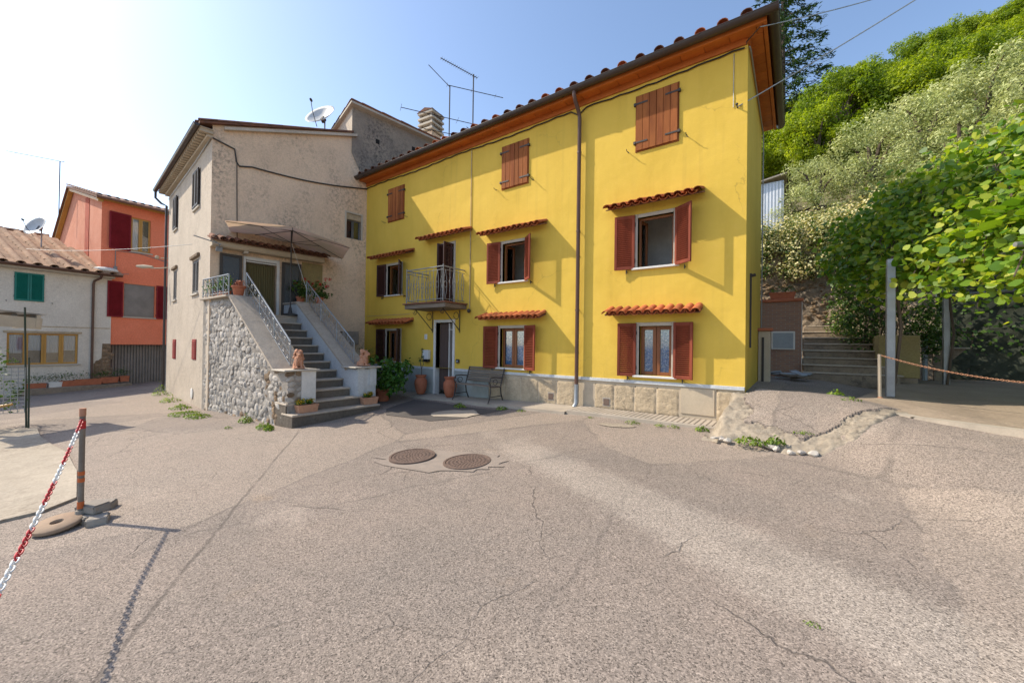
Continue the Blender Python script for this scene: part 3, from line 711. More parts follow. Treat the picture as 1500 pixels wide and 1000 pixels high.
# balcony door: surround, dark leaf, folded shutter standing out
b = MB(); surround(b, BDOOR[0], BDOOR[1], BDOOR[2] + .02, BDOOR[3], .07); fr = b.build('door_surround', mt['stone_frame'], YH)
b = MB(); sash(b, BDOOR[0] + .01, BDOOR[0] + .28, BDOOR[2] + .03, BDOOR[3] - .01, .1, .06); b.build('sash', mt['frame_wood'], fr)
louvre_shutter(YH, Tr(BDOOR[1] - .02, -.04, BDOOR[2] + .06), .33, 1.72, R(92), mt['shutter_dark']); louvre_shutter(YH, Tr(BDOOR[0] + .28, -.03, BDOOR[2] + .06), -.28, 1.72, R(60), mt['shutter_dark'])
# front door
b = MB(); surround(b, FDOOR[0], FDOOR[1], -.1, FDOOR[3], .085, .03, .16); fr = b.build('door_surround', mt['white_paint'], YH)
b = MB(); b.box(FDOOR[0] - .1, FDOOR[1] + .1, -.1, .3, -.14, -.02, .01); b.build('threshold', mt['pave'], fr)
b = MB(); n = 30; a, c = FDOOR[0] + .02, FDOOR[0] + .42
b.add([(a + (c - a) * i / n, .14 + .014 * math.sin(i * 2.1), z) for z in (.12, 2.1) for i in range(n + 1)], [(i, i + 1, n + 2 + i, n + 1 + i) for i in range(n)]); b.build('bead_curtain', mt['bead'], fr, smooth='all')
b = MB(); b.box(FDOOR[0] + .43, FDOOR[0] + .47, .1, .2, -.02, 2.1); b.box(FDOOR[0] + .4, FDOOR[1], .12, .16, 1.9, 1.93); b.build('door_post', mt['white_paint'], fr)
b = MB(Tr(FDOOR[1] - .02, .2, 0) @ Rz(R(105))); b.box(0, .66, 0, .045, 0, 2.08, .006); b.box(.1, .56, -.01, .0, .2, .9); b.box(.1, .56, -.01, 0, 1.05, 1.95); b.build('door', mt['shutter_dark'], YH)
b = MB(); b.box(-7.14, -7.02, -.045, -.002, .95, 1.06, .01); d_ = b.build('doorbell', mt['iron'], YH); q = MB(); q.lathe([(.02, 0), (.02, .012), (.0, .014)], 10); q = MB(Tr(-7.08, -.045, 1.0) @ Rx(R(90))); q.lathe([(.02, 0), (.018, .01)], 10); q.build('button', mt['white'], d_)
b = MB(); b.box(-8.47, -8.22, -.11, -.002, 1.02, 1.3, .012); mb_ = b.build('mailbox', mt['white'], YH); q = MB(); q.box(-8.46, -8.23, -.115, -.01, .94, 1.015, .01); q.build('newspaper_tray', mt['black'], mb_)
b = MB(); b.box(-8.5, -8.38, -.012, -.002, 1.62, 1.78, .003); nt_ = b.build('house_number_tile', mt['white_paint'], YH)
q = MB(); q.box(-8.447, -8.433, -.0145, -.0122, 1.65, 1.75); q.build('numeral', mt['bluegrey'], nt_)
# eaves: soffit planks, fascia, gutter, roof
OV = .3; EZ = 7.12
sof = MB(); sof.box(LX, OV - .06, -OV + .06, 0.0, EZ + .05, EZ + .07); sof.box(.0, OV - .06, .0, DEP + .3, EZ + .05, EZ + .07)
soff = sof.build('soffit', mt['soffit'], YH)
x = LX
while x < OV - .07:
    w = min(.42, OV - .062 - x); b = MB(); b.box(x + .004, x + w - .003, -OV + .07, -.002, EZ, EZ + .049, .004); b.build('plank', mt['soffit'], soff); x += .42
y = .0
while y < DEP + .28:
    w = min(.3, DEP + .3 - y); b = MB(); b.box(.003, OV - .07, y + .004, y + w - .003, EZ, EZ + .049, .004); b.build('plank', mt['soffit'], soff); y += .3
b = MB(); b.box(LX, OV, -OV, -OV + .058, EZ - .02, EZ + .1, .004); b.box(OV - .058, OV, -OV + .06, DEP + .3, EZ - .021, EZ + .099, .004); b.build('fascia', mt['soffit'], YH)
b = MB(); b.box(LX, -.001, -.035, -.002, EZ - .12, EZ - .002); b.box(.002, .035, .0, DEP, EZ - .12, EZ - .002); b.build('wall_plate', mt['soffit'], YH)
b = MB(); gutter(b, (LX - .12, -OV - .088, EZ + .1), (OV + .175, -OV - .088, EZ + .1), .088); gutter(b, (OV + .088, -OV - .088, EZ + .1), (OV + .088, DEP + .4, EZ + .1), .088)
x = LX + .4
while x < OV: b.box(x - .012, x + .012, -OV - .19, -OV + .02, EZ + .098, EZ + .108); x += .75
b.build('gutter', mt['brown_metal'], YH, smooth=True)
# hipped roof carcass and tiles
ry_ = (DEP + .3 - OV) / 2; rz_ = EZ + .12 + (ry_ + OV) * .32
vs = [(LX, -OV, EZ + .105), (OV, -OV, EZ + .105), (OV, DEP + .3, EZ + .105), (LX, DEP + .3, EZ + .105), (LX, ry_, rz_), (OV - ry_ - OV, ry_, rz_)]
b = MB().add(vs, [(0, 1, 5, 4), (1, 2, 5), (2, 3, 4, 5), (0, 4, 3), (0, 3, 2, 1)]); roof = b.build('roof', mt['tile_dark'], YH)
ang = math.atan2(rz_ - EZ - .105, ry_ + OV); n = int((OV - LX) / .37)
for i in range(n):
    x = LX + .16 + i * .37
    for k in range(3):
        link('roof_tile', TILE_D if random.random() < .6 else TILE, roof, Tr(x, -OV - .1 + k * .36 * math.cos(ang), EZ + .165 + k * .36 * math.sin(ang)) @ Rx(ang + .03) @ Rz(random.uniform(-.03, .03)) @ Matrix.Scale(1.15, 4))
for i in range(8):     # hip ridge tiles at the corner
    t = i * .3; link('roof_tile', TILE_D, roof, Tr(OV - t * .7, -OV + t * .7, EZ + .16 + t * .7 * .32) @ Rz(R(45)) @ Rx(R(13)))
# interior rooms seen through the open windows, made shallow so they look brighter
b = MB(); b.add([(LX + .02, .22, z) for z in (0, 0)], []) if False else None
for z0, z1 in ((-.1, 2.42), (2.46, 4.92)):
    for x0, x1 in ((LX + .05, -8.3), (-8.25, -6.3), (-6.25, -3.1), (-3.05, -.1)):
        b = MB(); b.add([(x, y, z) for x in (x0, x1) for y in (.255, 1.3) for z in (z0, z1)], [(0, 1, 3, 2), (4, 6, 7, 5), (2, 3, 7, 6), (0, 2, 6, 4), (1, 5, 7, 3)])
        b.build('room', mt['interior'], YH)
# drainpipe, cables, ground pipe
b = MB(); px_ = -3.3
b.tube([(px_, -OV - .088, EZ + .05), (px_, -OV - .088, EZ - .05), (px_, -OV - .02, EZ - .16), (px_, -.16, EZ - .3), (px_, -.1, EZ - .42), (px_, -.1, .16)], .045, 10)
for z in (5.9, 4.1, 2.3): b.tube([(px_, -.1, z - .02), (px_, -.1, z + .02)], .052, 10); b.tube([(px_, 0, z), (px_, -.1, z)], .008, 5)
dp = b.build('drainpipe', mt['copper'], YH, smooth=True)
b = MB(); b.tube([(px_, -.1, .62), (px_, -.1, .2), (px_ - .02, -.16, .1)], .056, 10); b.build('pipe_shoe', mt['galv'], dp, smooth=True)
b = MB(); pts = []
for i in range(60): x = LX + .05 + (0 - LX - .1) * i / 59; pts.append((x, -.025, 6.93 + .012 * math.sin(i * 2.3) - (.14 if abs(x + 3.35) < .12 else 0) + .02 * math.sin(i * .35)))
b.tube(pts, .016, 6); b.build('cable', mt['black'], YH)
b = MB(); b.tube([(-6.66, -.018, 6.92), (-6.66, -.018, 4), (-6.655, -.018, 2.5)], .011, 6); cb_ = b.build('cable', mt['plinth'], YH); q = MB(); q.ball((-6.65, -.06, 2.42), (.055, .05, .06)); q.build('junction_ball', mt['iron'], cb_, smooth=True)
b = MB(); b.tube([(-.22, -.012, 6.92), (-.225, -.012, 5.92)], .006, 5); b.tube([(.03, -.03, 6.93), (.04, .1, 6.9), (.04, .8, 6.88), (.04, 3.4, 6.88), (.04, 3.5, 6.5), (.03, 3.52, 1.8)], .014, 5); b.build('cable', mt['galv'], YH)
b = MB(); b.tube([(-11.45, -.012, 2.42), (-9.2, -.012, 2.42)], .006, 5); b.build('cable', mt['plinth'], YH)
b = MB(); b.box(.004, .035, .7, .73, 1.5, 2.95); b.tube([(.02, .72, 2.9), (.1, .72, 2.92)], .03, 8); b.build('awning_winder', mt['iron'], YH)
b = MB(); b.tube([(-.02, -.01, 7.0), (-.02, -.05, 7.02), (.2, -.25, 7.06)], .01, 5); b.build('cable_stub', mt['iron'], YH)
# front pavement
b = MB(); ys = -.62
def pz(x, y): return G(x, y, False)
b.add([(-11.4, -.03, pz(-11.4, -.2) + .06), (-3.26, -.03, pz(-3.26, -.2) + .07), (-3.26, -.74, pz(-3.26, -.7) + .06), (-7.8, -.62, pz(-7.8, -.6) + .05), (-11.4, -.4, pz(-11.4, -.4) + .05),
       (-11.4, -.03, -.6), (-3.26, -.03, -.6), (-3.26, -.74, -.6), (-7.8, -.62, -.6), (-11.4, -.4, -.6)], [(0, 1, 2, 3, 4), (1, 6, 7, 2), (2, 7, 8, 3), (3, 8, 9, 4), (0, 4, 9, 5)])
tag(b.build('pavement', mt['pave']), 'pale concrete pavement along the foot of the yellow house', kind='structure')
b = MB(); b.box(-3.25, -.16, -.68, -.006, -.3, .125, .012); pv = b.build('raised_pavement', mt['pave']); tag(pv, 'raised concrete step with ribbed paving below the right hand windows', kind='structure')
x = -3.2
while x < -.3:
    b = MB(); b.box(x, x + .082, -.665, -.03, .1252, .135, .003); b.build('ribbed_slab', mt['pave'], pv); x += .096

# ================================================================== GREY PLASTER HOUSE (left of the yellow one)
GH = thing('grey_house', 'tall old house with peeling grey plaster beside the yellow house', 'house')
GC = Vector((-12.13, -4.4, 0)); FM = frame((GC.x, GC.y, 0), (-.9933, .115)); SM = frame((GC.x, GC.y, 0), (.096, .995))
# gable wall: u from 0 (corner) to 4.43 (yellow house); left front: u from -6.7 to 0
DOOR = (.82, 1.62, 2.26, 3.88); SWIN = (3.72, 4.24, 5.06, 5.92)
wall('gable_wall', FM, 0, 4.45, -1.2, 7.0, [(*DOOR, .3), (*SWIN, .18)], mt['grey_plaster'], GH, top=[(0, 7.0), (4.45, 7.0), (4.45, 8.85), (3.9, 8.72), (0, 7.36)])
GW = [(-2.14, -1.36, 5.47, 6.58), (-5.42, -4.78, 5.44, 6.58), (-2.2, -1.36, 2.9, 3.9), (-5.4, -4.78, 2.92, 3.95)]
wall('front_wall', SM, -6.7, 0, -1.2, 7.25, [(*h, .16) for h in GW], mt['cream_plaster'], GH)
e1v = FM.to_3x3() @ Vector((1, 0, 0)); e2v = SM.to_3x3() @ Vector((-1, 0, 0))
b = MB(SM); b.add([(-6.7, 0, -1.2), (-6.7, 8, -1.2), (-6.7, 8, 7.2), (-6.7, 4.0, 8.7), (-6.7, 0, 7.25)], [(0, 1, 2, 3, 4)]); b.build('end_wall', mt['cream_plaster'], GH)
# taller rear block with its blackened side wall
TM = frame((-11.69, -.58, 0), (-.9933, .115))
b = MB(TM); b.add([(0, -.02, 8.0), (.5, -.02, 7.1), (5.5, -.02, 6.4), (5.5, -.02, 9.72), (0, -.02, 9.6)], [(0, 1, 2, 3, 4)]); b.build('rear_block_side', mt['dark_plaster'], GH)
b = MB(TM); b.add([(0, -.02, 8.3), (0, 6, 8.3), (0, 6, 8.2), (0, -.02, 9.6)], [(0, 1, 2, 3)]); b.build('rear_block_face', mt['cream_plaster'], GH)
b = MB(TM); b.add([(5.5, -.02, 6.4), (5.5, 6, 6.4), (5.5, 6, 8.2), (5.5, -.02, 9.72)], [(0, 1, 2, 3)]); b.build('rear_block_back', mt['dark_plaster'], GH)
b = MB(TM); q = [(-.12, -.2, 9.62), (5.6, -.2, 9.74), (5.6, 6.1, 7.95), (-.12, 6.1, 7.85)]
b.add(q + [(x, y, z + .07) for x, y, z in q], [(0, 1, 2, 3), (4, 5, 6, 7), (0, 1, 5, 4), (1, 2, 6, 5), (2, 3, 7, 6), (3, 0, 4, 7)]); rr = b.build('rear_roof', mt['stone_frame'], GH)
for i in range(15): link('roof_tile', TILE_D, rr, TM @ Tr(-.1 + i * .38, -.14, 9.72 + .0085 * i + .012 * (i % 2)) @ Rz(R(-90)) @ Rx(R(2)))
for i in range(4): link('roof_tile', TILE_D, rr, TM @ Tr(-.05, -.1 + i * .4, 9.72 - i * .118) @ Rx(R(-16)))
for (u, z) in ((.95, 8.75), (2.45, 9.05), (2.5, 8.3)):
    b = MB(TM); b.box(u - .07, u + .07, -.03, .1, z - .08, z + .08); b.build('putlog_hole', mt['dark'], GH)
# shed roof over the front part
sl = (8.78 - 7.42) / 3.86; an = math.atan(sl)
b = MB(SM); ov = .3
q = [(-6.95, -ov, 7.40 - ov * sl), (.12, -ov, 7.40 - ov * sl), (.12, 3.9, 7.40 + 3.9 * sl), (-6.95, 3.9, 7.40 + 3.9 * sl)]
b.add(q + [(x, y, z - .06) for x, y, z in q], [(0, 1, 2, 3), (4, 5, 6, 7), (0, 1, 5, 4), (1, 2, 6, 5), (2, 3, 7, 6), (3, 0, 4, 7)]); gr = b.build('roof', mt['tile_dark'], GH)
for i in range(24): link('roof_tile', TILE_D, gr, SM @ Tr(-6.8 + i * .29, -ov - .04, 7.41 - ov * sl) @ Rx(an))
for i in range(10): link('roof_tile', TILE_D, gr, SM @ Tr(.06, -ov + i * .4, 7.41 - ov * sl + i * .4 * math.sin(an)) @ Rx(an + .02))
b = MB(SM)
for i in range(32): u = -6.85 + i * .22; b.box(u, u + .1, -ov + .02, -.001, 7.06, 7.15, 0, T=None)
b.box(-6.95, .1, -ov + .01, .0, 7.151, 7.17); b.box(-6.7, .02, -.12, -.001, 6.98, 7.055); b.build('eave_boards', mt['plinth_joint'], GH)
b = MB(FM); b.prism([(.25, 7.36), (4.0, 8.68), (4.0, 8.60), (.25, 7.28)], -.11, -.002, 'y'); b.build('verge_cornice', mt['cream_plaster'], GH)
b = MB(SM); gutter(b, (-7.05, -ov - .06, 7.2), (.14, -ov - .06, 7.2), .07)
b.tube([(-6.95, -ov - .06, 7.14), (-6.95, -ov - .06, 6.9), (-6.9, -.2, 6.72), (-6.74, -.06, 6.62), (-6.74, -.06, -.4)], .04, 8); b.build('gutter', mt['brown_metal'], GH, smooth=True)
# shuttered windows of the front wall
for k, (u0, u1, z0, z1) in enumerate(GW):
    um = (u0 + u1) / 2; b = MB(SM); b.box(u0 - .05, u1 + .05, -.05, .1, z0 - .06, z0 - .003, .005); w_ = b.build('window_sill', mt['stone_frame'], GH)
    if k > 1: b = MB(SM); b.box(u0 - .12, u1 + .12, -.07, .04, z1 + .05, z1 + .16, .02); b.build('lintel', mt['brownstone'], w_)
    m_ = mt['iron'] if k < 2 else mt['greydoor']
    louvre_shutter(GH, SM @ Tr(u0 + .01, .045 if k > 1 else -.03, z0 + .01), um - u0 - .015, z1 - z0 - .02, 0, m_); louvre_shutter(GH, SM @ Tr(u1 - .01, .045 if k > 1 else -.03, z0 + .01), -(u1 - um - .015), z1 - z0 - .02, 0, m_)
    b = MB(SM); b.box(u0, u1, .155, .158, z0, z1); b.build('dark_backing', mt['dark'], GH)
for u0, u1, z0, z1 in ((-1.98, -1.46, .92, 1.53), (-5.2, -4.66, .84, 1.52)):
    b = MB(SM); b.box(u0, u1, -.02, .02, z0, z1, .004); v_ = b.build('vent_door', mt['redvent'], GH)
    n = 8
    for i in range(n):
        q = MB(SM); q.box(u0 + .05, u1 - .05, -.034, -.021, z0 + .04 + i * (z1 - z0 - .08) / n, z0 + .04 + (i + .72) * (z1 - z0 - .08) / n, .003); q.build('slat', mt['redvent'], v_)
b = MB(SM @ Tr(-1.9, -.012, -.1) @ Rx(R(90))); b.lathe([(.16, 0), (.16, .012), (.1, .02)], 18); b.build('drain_disc', mt['white_paint'], GH)
# small window of the gable wall
b = MB(FM); surround(b, SWIN[0], SWIN[1], SWIN[2], SWIN[3], .06, .012, .1); w_ = b.build('window_surround', mt['stone_frame'], GH)
b = MB(FM); b.box(SWIN[0], SWIN[1], .03, .1, SWIN[3] - .2, SWIN[3] - .002); b.build('roller_box', mt['plinth'], w_)
b = MB(FM); um = (SWIN[0] + SWIN[1]) / 2; sash(b, SWIN[0], um - .002, SWIN[2], SWIN[3] - .2, .1, .04); sash(b, um + .002, SWIN[1], SWIN[2], SWIN[3] - .2, .1, .04); b.build('sash', mt['greydoor'], w_)
for a, c in ((SWIN[0] + .04, um - .04), (um + .04, SWIN[1] - .04)): b = MB(FM); b.box(a, c, .115, .12, SWIN[2] + .04, SWIN[3] - .24); b.build('pane', mt['glass'], w_)
b = MB(FM); b.box(SWIN[0], SWIN[1], .17, .175, SWIN[2], SWIN[3]); b.build('dark_backing', mt['dark'], w_)
# entrance: curtain, screen leaves folded against the wall, tiled porch
b = MB(FM); n = 44; a, c = DOOR[0] + .05, DOOR[1] - .03
b.add([(a + (c - a) * i / n, .12 + .025 * math.sin(i * 1.7), z) for z in (2.27, 3.74) for i in range(n + 1)], [(i, i + 1, n + 2 + i, n + 1 + i) for i in range(n)]); b.build('door_curtain', mt['curtain'], GH, smooth='all')
b = MB(FM); b.box(DOOR[0] - .06, DOOR[0], -.03, .1, 2.26, 3.92, .005); b.box(DOOR[1], DOOR[1] + .07, -.03, .1, 2.26, 3.92, .005); b.box(DOOR[0], DOOR[1], -.028, .1, 3.82, 3.918, .005); b.box(DOOR[0] + .01, DOOR[1], .0, .05, 3.77, 3.80); b.build('door_frame', mt['white_paint'], GH)
for u0, u1 in ((DOOR[0] - .62, DOOR[0] - .1), (DOOR[1] + .12, DOOR[1] + .66)):
    b = MB(FM); sash(b, u0, u1, 2.28, 3.9, -.09, .07, .05); b.box(u0 + .07, u1 - .07, -.085, -.045, 2.35, 2.55); sl_ = b.build('screen_leaf', mt['iron'], GH)
    q = MB(FM); q.box(u0 + .07, u1 - .07, -.07, -.064, 2.55, 3.83); q.build('pane', mt['darkglass'], sl_)
b = MB(FM); b.box(2.32, 2.95, -.006, .0, 2.26, 4.0); b.build('ochre_patch', mt['olivewall'], GH)
b = MB(FM); b.box(-.02, 2.9, -.32, -.002, 4.02, 4.15, .01); b.box(-.0, 2.88, -.34, -.322, 4.05, 4.17); b.build('porch_beam', mt['plinth_joint'], GH)
tile_awning(GH, FM, -.1, 3.0, 4.16, .52, R(19), TILE_D, .19)
for u in (.1, .72): b = MB(FM); b.box(u, u + .1, -.3, -.05, 3.95, 4.018, .01); b.build('corbel', mt['stone_frame'], GH)
b = MB(FM); b.tube([(.12, -.33, 4.0), (.12, -.5, 4.02), (-.1, -.75, 4.1)], .012, 5); b.tube([(-.45, -.6, 4.14), (.1, -.72, 4.0)], .014, 6); b.box(.06, .2, -.36, -.325, 3.88, 4.0); b.build('clothes_bracket', mt['grey_iron'], GH)
b = MB(FM); b.tube([(.0, -.03, 6.98), (.5, -.03, 6.86), (.55, -.03, 6.52), (.62, -.03, 6.42)] + [(.62 + 3.8 * k / 12, -.03, 6.5 + .42 * k / 12 - .12 * math.sin(math.pi * k / 12)) for k in range(1, 13)], .022, 6); b.tube([(.56, -.02, 6.5), (.6, -.02, 4.3)], .012, 5); b.build('cable', mt['iron'], GH)
b = MB(SM); b.tube([(0, -.03, 6.98), (-2, -.03, 6.9), (-6.6, -.03, 6.85)], .012, 5); b.build('cable', mt['galv'], GH)
b = MB(FM); b.box(3.42, 3.98, -.5, -.002, 1.42, 1.86, .02); b.build('flue_box', mt['dark_plaster'], GH)
b = MB(SM); b.tube([(-6.6, 0, 4.25), (-6.7, -.25, 4.2), (-6.95, -.45, 4.2)], .022, 6); b.tube([(-6.9, -.4, 4.25), (-7.2, -.65, 4.26), (-7.4, -.8, 4.28)], [.04, .075, .04], 8); b.tube([(-6.72, 0, 4.62), (-6.75, -.2, 4.6)], .02, 6); b.ball((-6.78, -.3, 4.62), .07); lm = b.build('wall_lamp', mt['plinth_joint'], GH, smooth=True)
# dish on the roof
def dish(loc, az, r, name_label, mast, pitch=R(30)):
    t = thing('satellite_dish', name_label, 'satellite dish', loc)
    M = Tr(0, 0, mast) @ Rz(az) @ Rx(-pitch)     # faces local -y
    prof = [(r * k / 7, .3 * r * (k / 7) ** 2) for k in range(8)]
    q = MB(M @ Tr(0, -.06, 0) @ Rx(R(90))); q.lathe([(.001, 0)] + prof[1:] + [(r * 1.0, .3 * r - .012)] + [(a, z - .012) for a, z in prof[:0:-1]], 26); q.build('reflector', mt['dish'], t, smooth='all')
    q = MB(M); q.tube([(0, -.02, -r * .95), (0, -.3 * r - .5 * r, -r * .55), (0, -r * 1.25, -r * .15)], .012, 6); q.ball((0, -r * 1.28, -.1 * r), (.045, .07, .045)); q.build('feed_arm', mt['iron'], t)
    q = MB(); q.tube([(0, .06, -.2), (0, .06, mast + .1)], .025, 8); q.build('mast', mt['galv'], t); q = MB(M); q.box(-.05, .05, -.08, .08, -.1, .1, .01); q.build('mount', mt['iron'], t)
    return t
dish((-13.25, -.75, 8.72), R(22), .55, 'large satellite dish on the roof of the grey plaster house', .85, R(34))

# chimney and aerials
ch = thing('chimney', 'square plastered chimney with louvred cap behind the yellow roof', 'chimney', (-12.35, 3.6, 8.3), R(6))
b = MB(); b.box(-.32, .32, -.3, .3, 0, 2.35, .01); b.build('shaft', mt['grey_plaster'], ch)
for i in range(4): b = MB(); b.box(-.42, .42, -.4, .4, 2.4 + i * .24, 2.49 + i * .24, .01); b.build('louvre_slab', mt['stone_frame'], ch)
for x in (-.3, .3):
    for y in (-.28, .28): b = MB(); b.box(x - .06, x + .06, y - .06, y + .06, 2.352, 3.3); b.build('corner_pier', mt['dark_plaster'], ch)
b = MB(); b.prism([(-.45, 3.21), (0, 3.36), (.45, 3.21)], -.42, .42); b.build('cap', mt['tile_dark'], ch)
def aerial(label, loc, h, booms):
    t = thing('tv_aerial', label, 'aerial', loc)
    b = MB(); b.tube([(0, 0, -.4), (0, 0, h)], .022, 7); b.build('mast', mt['iron'], t)
    for z, a, L0, L1, el, step, half in booms:
        d = Vector((math.cos(a) * math.cos(el), math.sin(a) * math.cos(el), math.sin(el))); w = Vector((-math.sin(a), math.cos(a), 0))
        q = MB(); p0 = Vector((0, 0, z)); q.tube([p0 - d * L0, p0 + d * L1], .014, 6); bo = q.build('boom', mt['iron'], t)
        n = int((L0 + L1) / step); r_ = MB()
        for i in range(n + 1): c = p0 - d * (L0 - i * step); r_.tube([c - w * half, c + w * half], .006, 4)
        if n: el_ = r_.build('elements', mt['galv'], bo); el_['kind'] = 'stuff'
    return t
aerial('middle rooftop aerial mast carrying three crossed booms', (-9.5, 1.9, 7.9), 2.95, [(2.95, R(52), .1, 2.0, R(-2), .9, .12), (2.9, R(232), 0, 1.0, R(40), 3, .2), (1.75, R(58), 1.7, 1.3, R(0), 1.0, .22), (1.2, R(56), .9, 1.3, R(0), 3, .15)])
aerial('taller rooftop aerial with a comb of short bright rods', (-8.45, 2.0, 7.9), 3.0, [(2.95, R(250), .15, 1.25, R(5), .08, .09), (1.0, R(240), .25, .25, R(25), 3, .2)])

# ================================================================== OUTSIDE STAIRCASE
SC = thing('staircase', 'stone outside staircase with white railings climbing to the grey house door', 'staircase')
def sy(x): return -4.42 + (x + 12.5) * .026     # line of the outer face
zs_ = [-.02 + .205 * i for i in range(12)]
for i in range(12):
    xf = -7.62 if i == 0 else -7.92 - .31 * (i - 1); xb = xf - .5
    y0, y1 = ((sy(-7.8) + .0, -2.18) if i == 0 else (sy(-8) + .012, -2.42) if i == 1 else (-3.66, -2.62))
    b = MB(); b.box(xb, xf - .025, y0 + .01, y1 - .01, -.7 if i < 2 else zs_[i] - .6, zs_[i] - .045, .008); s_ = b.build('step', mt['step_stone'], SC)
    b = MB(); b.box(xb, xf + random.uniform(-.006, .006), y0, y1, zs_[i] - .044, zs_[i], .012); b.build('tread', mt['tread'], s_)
b = MB(); b.box(-12.2, -11.03, -3.66, -1.85, 2.0, 2.236, .01); b.build('landing', mt['tread'], SC)
b = MB(); b.box(-12.15, -11.1, -3.6, -1.87, -.8, 1.999); b.build('landing_core', mt['grey_plaster'], SC)
# outer rubble wall
prof = [(-12.66, -.9), (-12.66, 2.6), (-10.78, 2.6), (-8.42, .84), (-7.92, .84), (-7.92, -.7)]
b = MB(); n = len(prof); vs = [(x, sy(x) + .05, z) for x, z in prof] + [(max(x, -12.02) if i < 2 else x, -3.67, z) for i, (x, z) in enumerate(prof)]
b.add(vs, [tuple(range(n)), tuple(range(2 * n - 1, n - 1, -1))] + [(i, i + n, (i + 1) % n + n, (i + 1) % n) for i in range(n)]); sw = b.build('side_wall', mt['mortar'], SC)
def stone_mesh(k, mat_):
    bm = bmesh.new(); bmesh.ops.create_icosphere(bm, subdivisions=2, radius=1); r_ = random.Random(k)
    off = [Vector((r_.uniform(-1, 1), r_.uniform(-1, 1), r_.uniform(-1, 1))).normalized() for _ in range(9)]; dd = [r_.uniform(.55, .85) for _ in off]
    for v in bm.verts:
        for o_, d_ in zip(off, dd):
            q = v.co.dot(o_)
            if q > d_: v.co -= o_ * (q - d_) * .9
        v.co *= 1 + r_.uniform(-.06, .06)
    me = bpy.data.meshes.new('stone'); bm.to_mesh(me); bm.free(); me.materials.append(mat_); return me
STONES = [stone_mesh(k, mt['stone']) for k in range(7)]; BSTONES = [stone_mesh(k + 20, mt['brownstone']) for k in range(5)]
pts = []; tries = 0
def inside(x, z):
    if not (-12.6 < x < -7.98 and z > -.45): return False
    return z < (2.5 if x < -10.8 else 2.5 - (x + 10.8) * .74) - .02 and z < 2.5 and (x < -8.45 or z < .74)
z = -.42; row = 0; cells = []
while z < 2.52:
    h = random.uniform(.09, .16); x = -12.58 + random.uniform(0, .15)
    while x < -7.98:
        w = random.uniform(.13, .28)
        if inside(x + w / 2, z + h / 2): cells.append((x + w / 2, z + h / 2, w, h))
        x += w * .96
    z += h * .94
random.shuffle(cells); cells.sort(key=lambda c: -c[2] * c[3])
extra = MB()
for k, (x, z, w, h) in enumerate(cells):
    x += random.uniform(-.02, .02); z += random.uniform(-.025, .025)
    M = Tr(x, sy(x) + .05, z) @ Ry(random.uniform(-.7, .7)) @ Rz(random.uniform(-.12, .12)) @ Matrix.Diagonal((w * random.uniform(.52, .66), random.uniform(.025, .05), h * random.uniform(.58, .74), 1))
    brown = x > -8.9 and random.random() < .45 or z < -.25 and random.random() < .4
    me = random.choice(BSTONES if brown else STONES)
    M = Tr(0, random.uniform(.0, .02), 0) @ M
    if k < 330: link('stone', me, sw, M)
    else:
        for v in [None]: extra.add([M @ v_.co for v_ in me.vertices], [tuple(p.vertices) for p in me.polygons])
if extra.v: e_ = extra.build('small_stones', mt['stone'], sw); e_['kind'] = 'stuff'
b = MB()
def slope_slab(b, x0, z0, x1, z1, y0, y1, th=.06):
    b.add([(x0, y0(x0), z0), (x1, y0(x1), z1), (x1, y1(x1), z1), (x0, y1(x0), z0), (x0, y0(x0), z0 - th), (x1, y0(x1), z1 - th), (x1, y1(x1), z1 - th), (x0, y1(x0), z0 - th)],
          [(0, 1, 2, 3), (4, 7, 6, 5), (0, 4, 5, 1), (1, 5, 6, 2), (2, 6, 7, 3), (3, 7, 4, 0)])
slope_slab(b, -10.8, 2.66, -8.36, .86, lambda x: sy(x) - .03, lambda x: -3.64); b.build('coping', mt['tread'], SC)
b = MB(); b.box(-12.68, -10.79, -4.46, -4.08, 2.602, 2.66, .01); b.box(-11.1, -10.79, -4.079, -3.64, 2.602, 2.659, .008); b.build('parapet_slab', mt['tread'], SC)
b = MB(); b.box(-8.46, -7.84, sy(-8) - .06, -3.6, .862, .9, .012); b.build('pedestal_cap', mt['stone_frame'], SC)
b = MB(); b.box(-7.925, -7.9, -3.98, -3.67, .17, .861); b.build('pedestal_face', mt['white_paint'], SC)
for k in range(12):
    b_ = random.choice(BSTONES + STONES); link('stone', b_, sw, Tr(-7.925, sy(-7.9) + .1 + (k % 2) * .19 + random.uniform(-.03, .03), .26 + (k // 2) * .11) @ Rx(random.uniform(-.3, .3)) @ Matrix.Diagonal((.022, random.uniform(.085, .12), .062, 1)))
# inner (right) wall
prof = [(-12.0, -.8), (-12.0, 2.6), (-11.0, 2.6), (-8.5, .84), (-7.98, .84), (-7.98, -.6)]
b = MB(); b.prism(prof, -2.619, -2.08); b.build('stringer_wall', mt['bluewhite'], SC)
b = MB(); slope_slab(b, -11.02, 2.665, -8.42, .86, lambda x: -2.66, lambda x: -2.02); b.build('coping', mt['tread'], SC)
b = MB(); b.box(-12.02, -11.0, -2.655, -2.02, 2.602, 2.662, .01); b.box(-12.0, -11.0, -2.0, -1.72, 2.5, 2.66, .01); b.build('parapet_slab', mt['tread'], SC)
b = MB(); b.box(-11.05, -10.85, -2.07, -1.75, -.5, 2.499, .01); b.build('parapet_pier', mt['plinth'], SC)
b = MB(); b.box(-8.54, -7.88, -2.72, -1.98, .862, .9, .012); b.build('pedestal_cap', mt['stone_frame'], SC)
b = MB(); b.box(-7.979, -7.955, -2.6, -2.42, .17, .861); b.box(-7.979, -7.955, -2.28, -2.08, .42, .86); b.build('pedestal_face', mt['bluewhite'], SC)
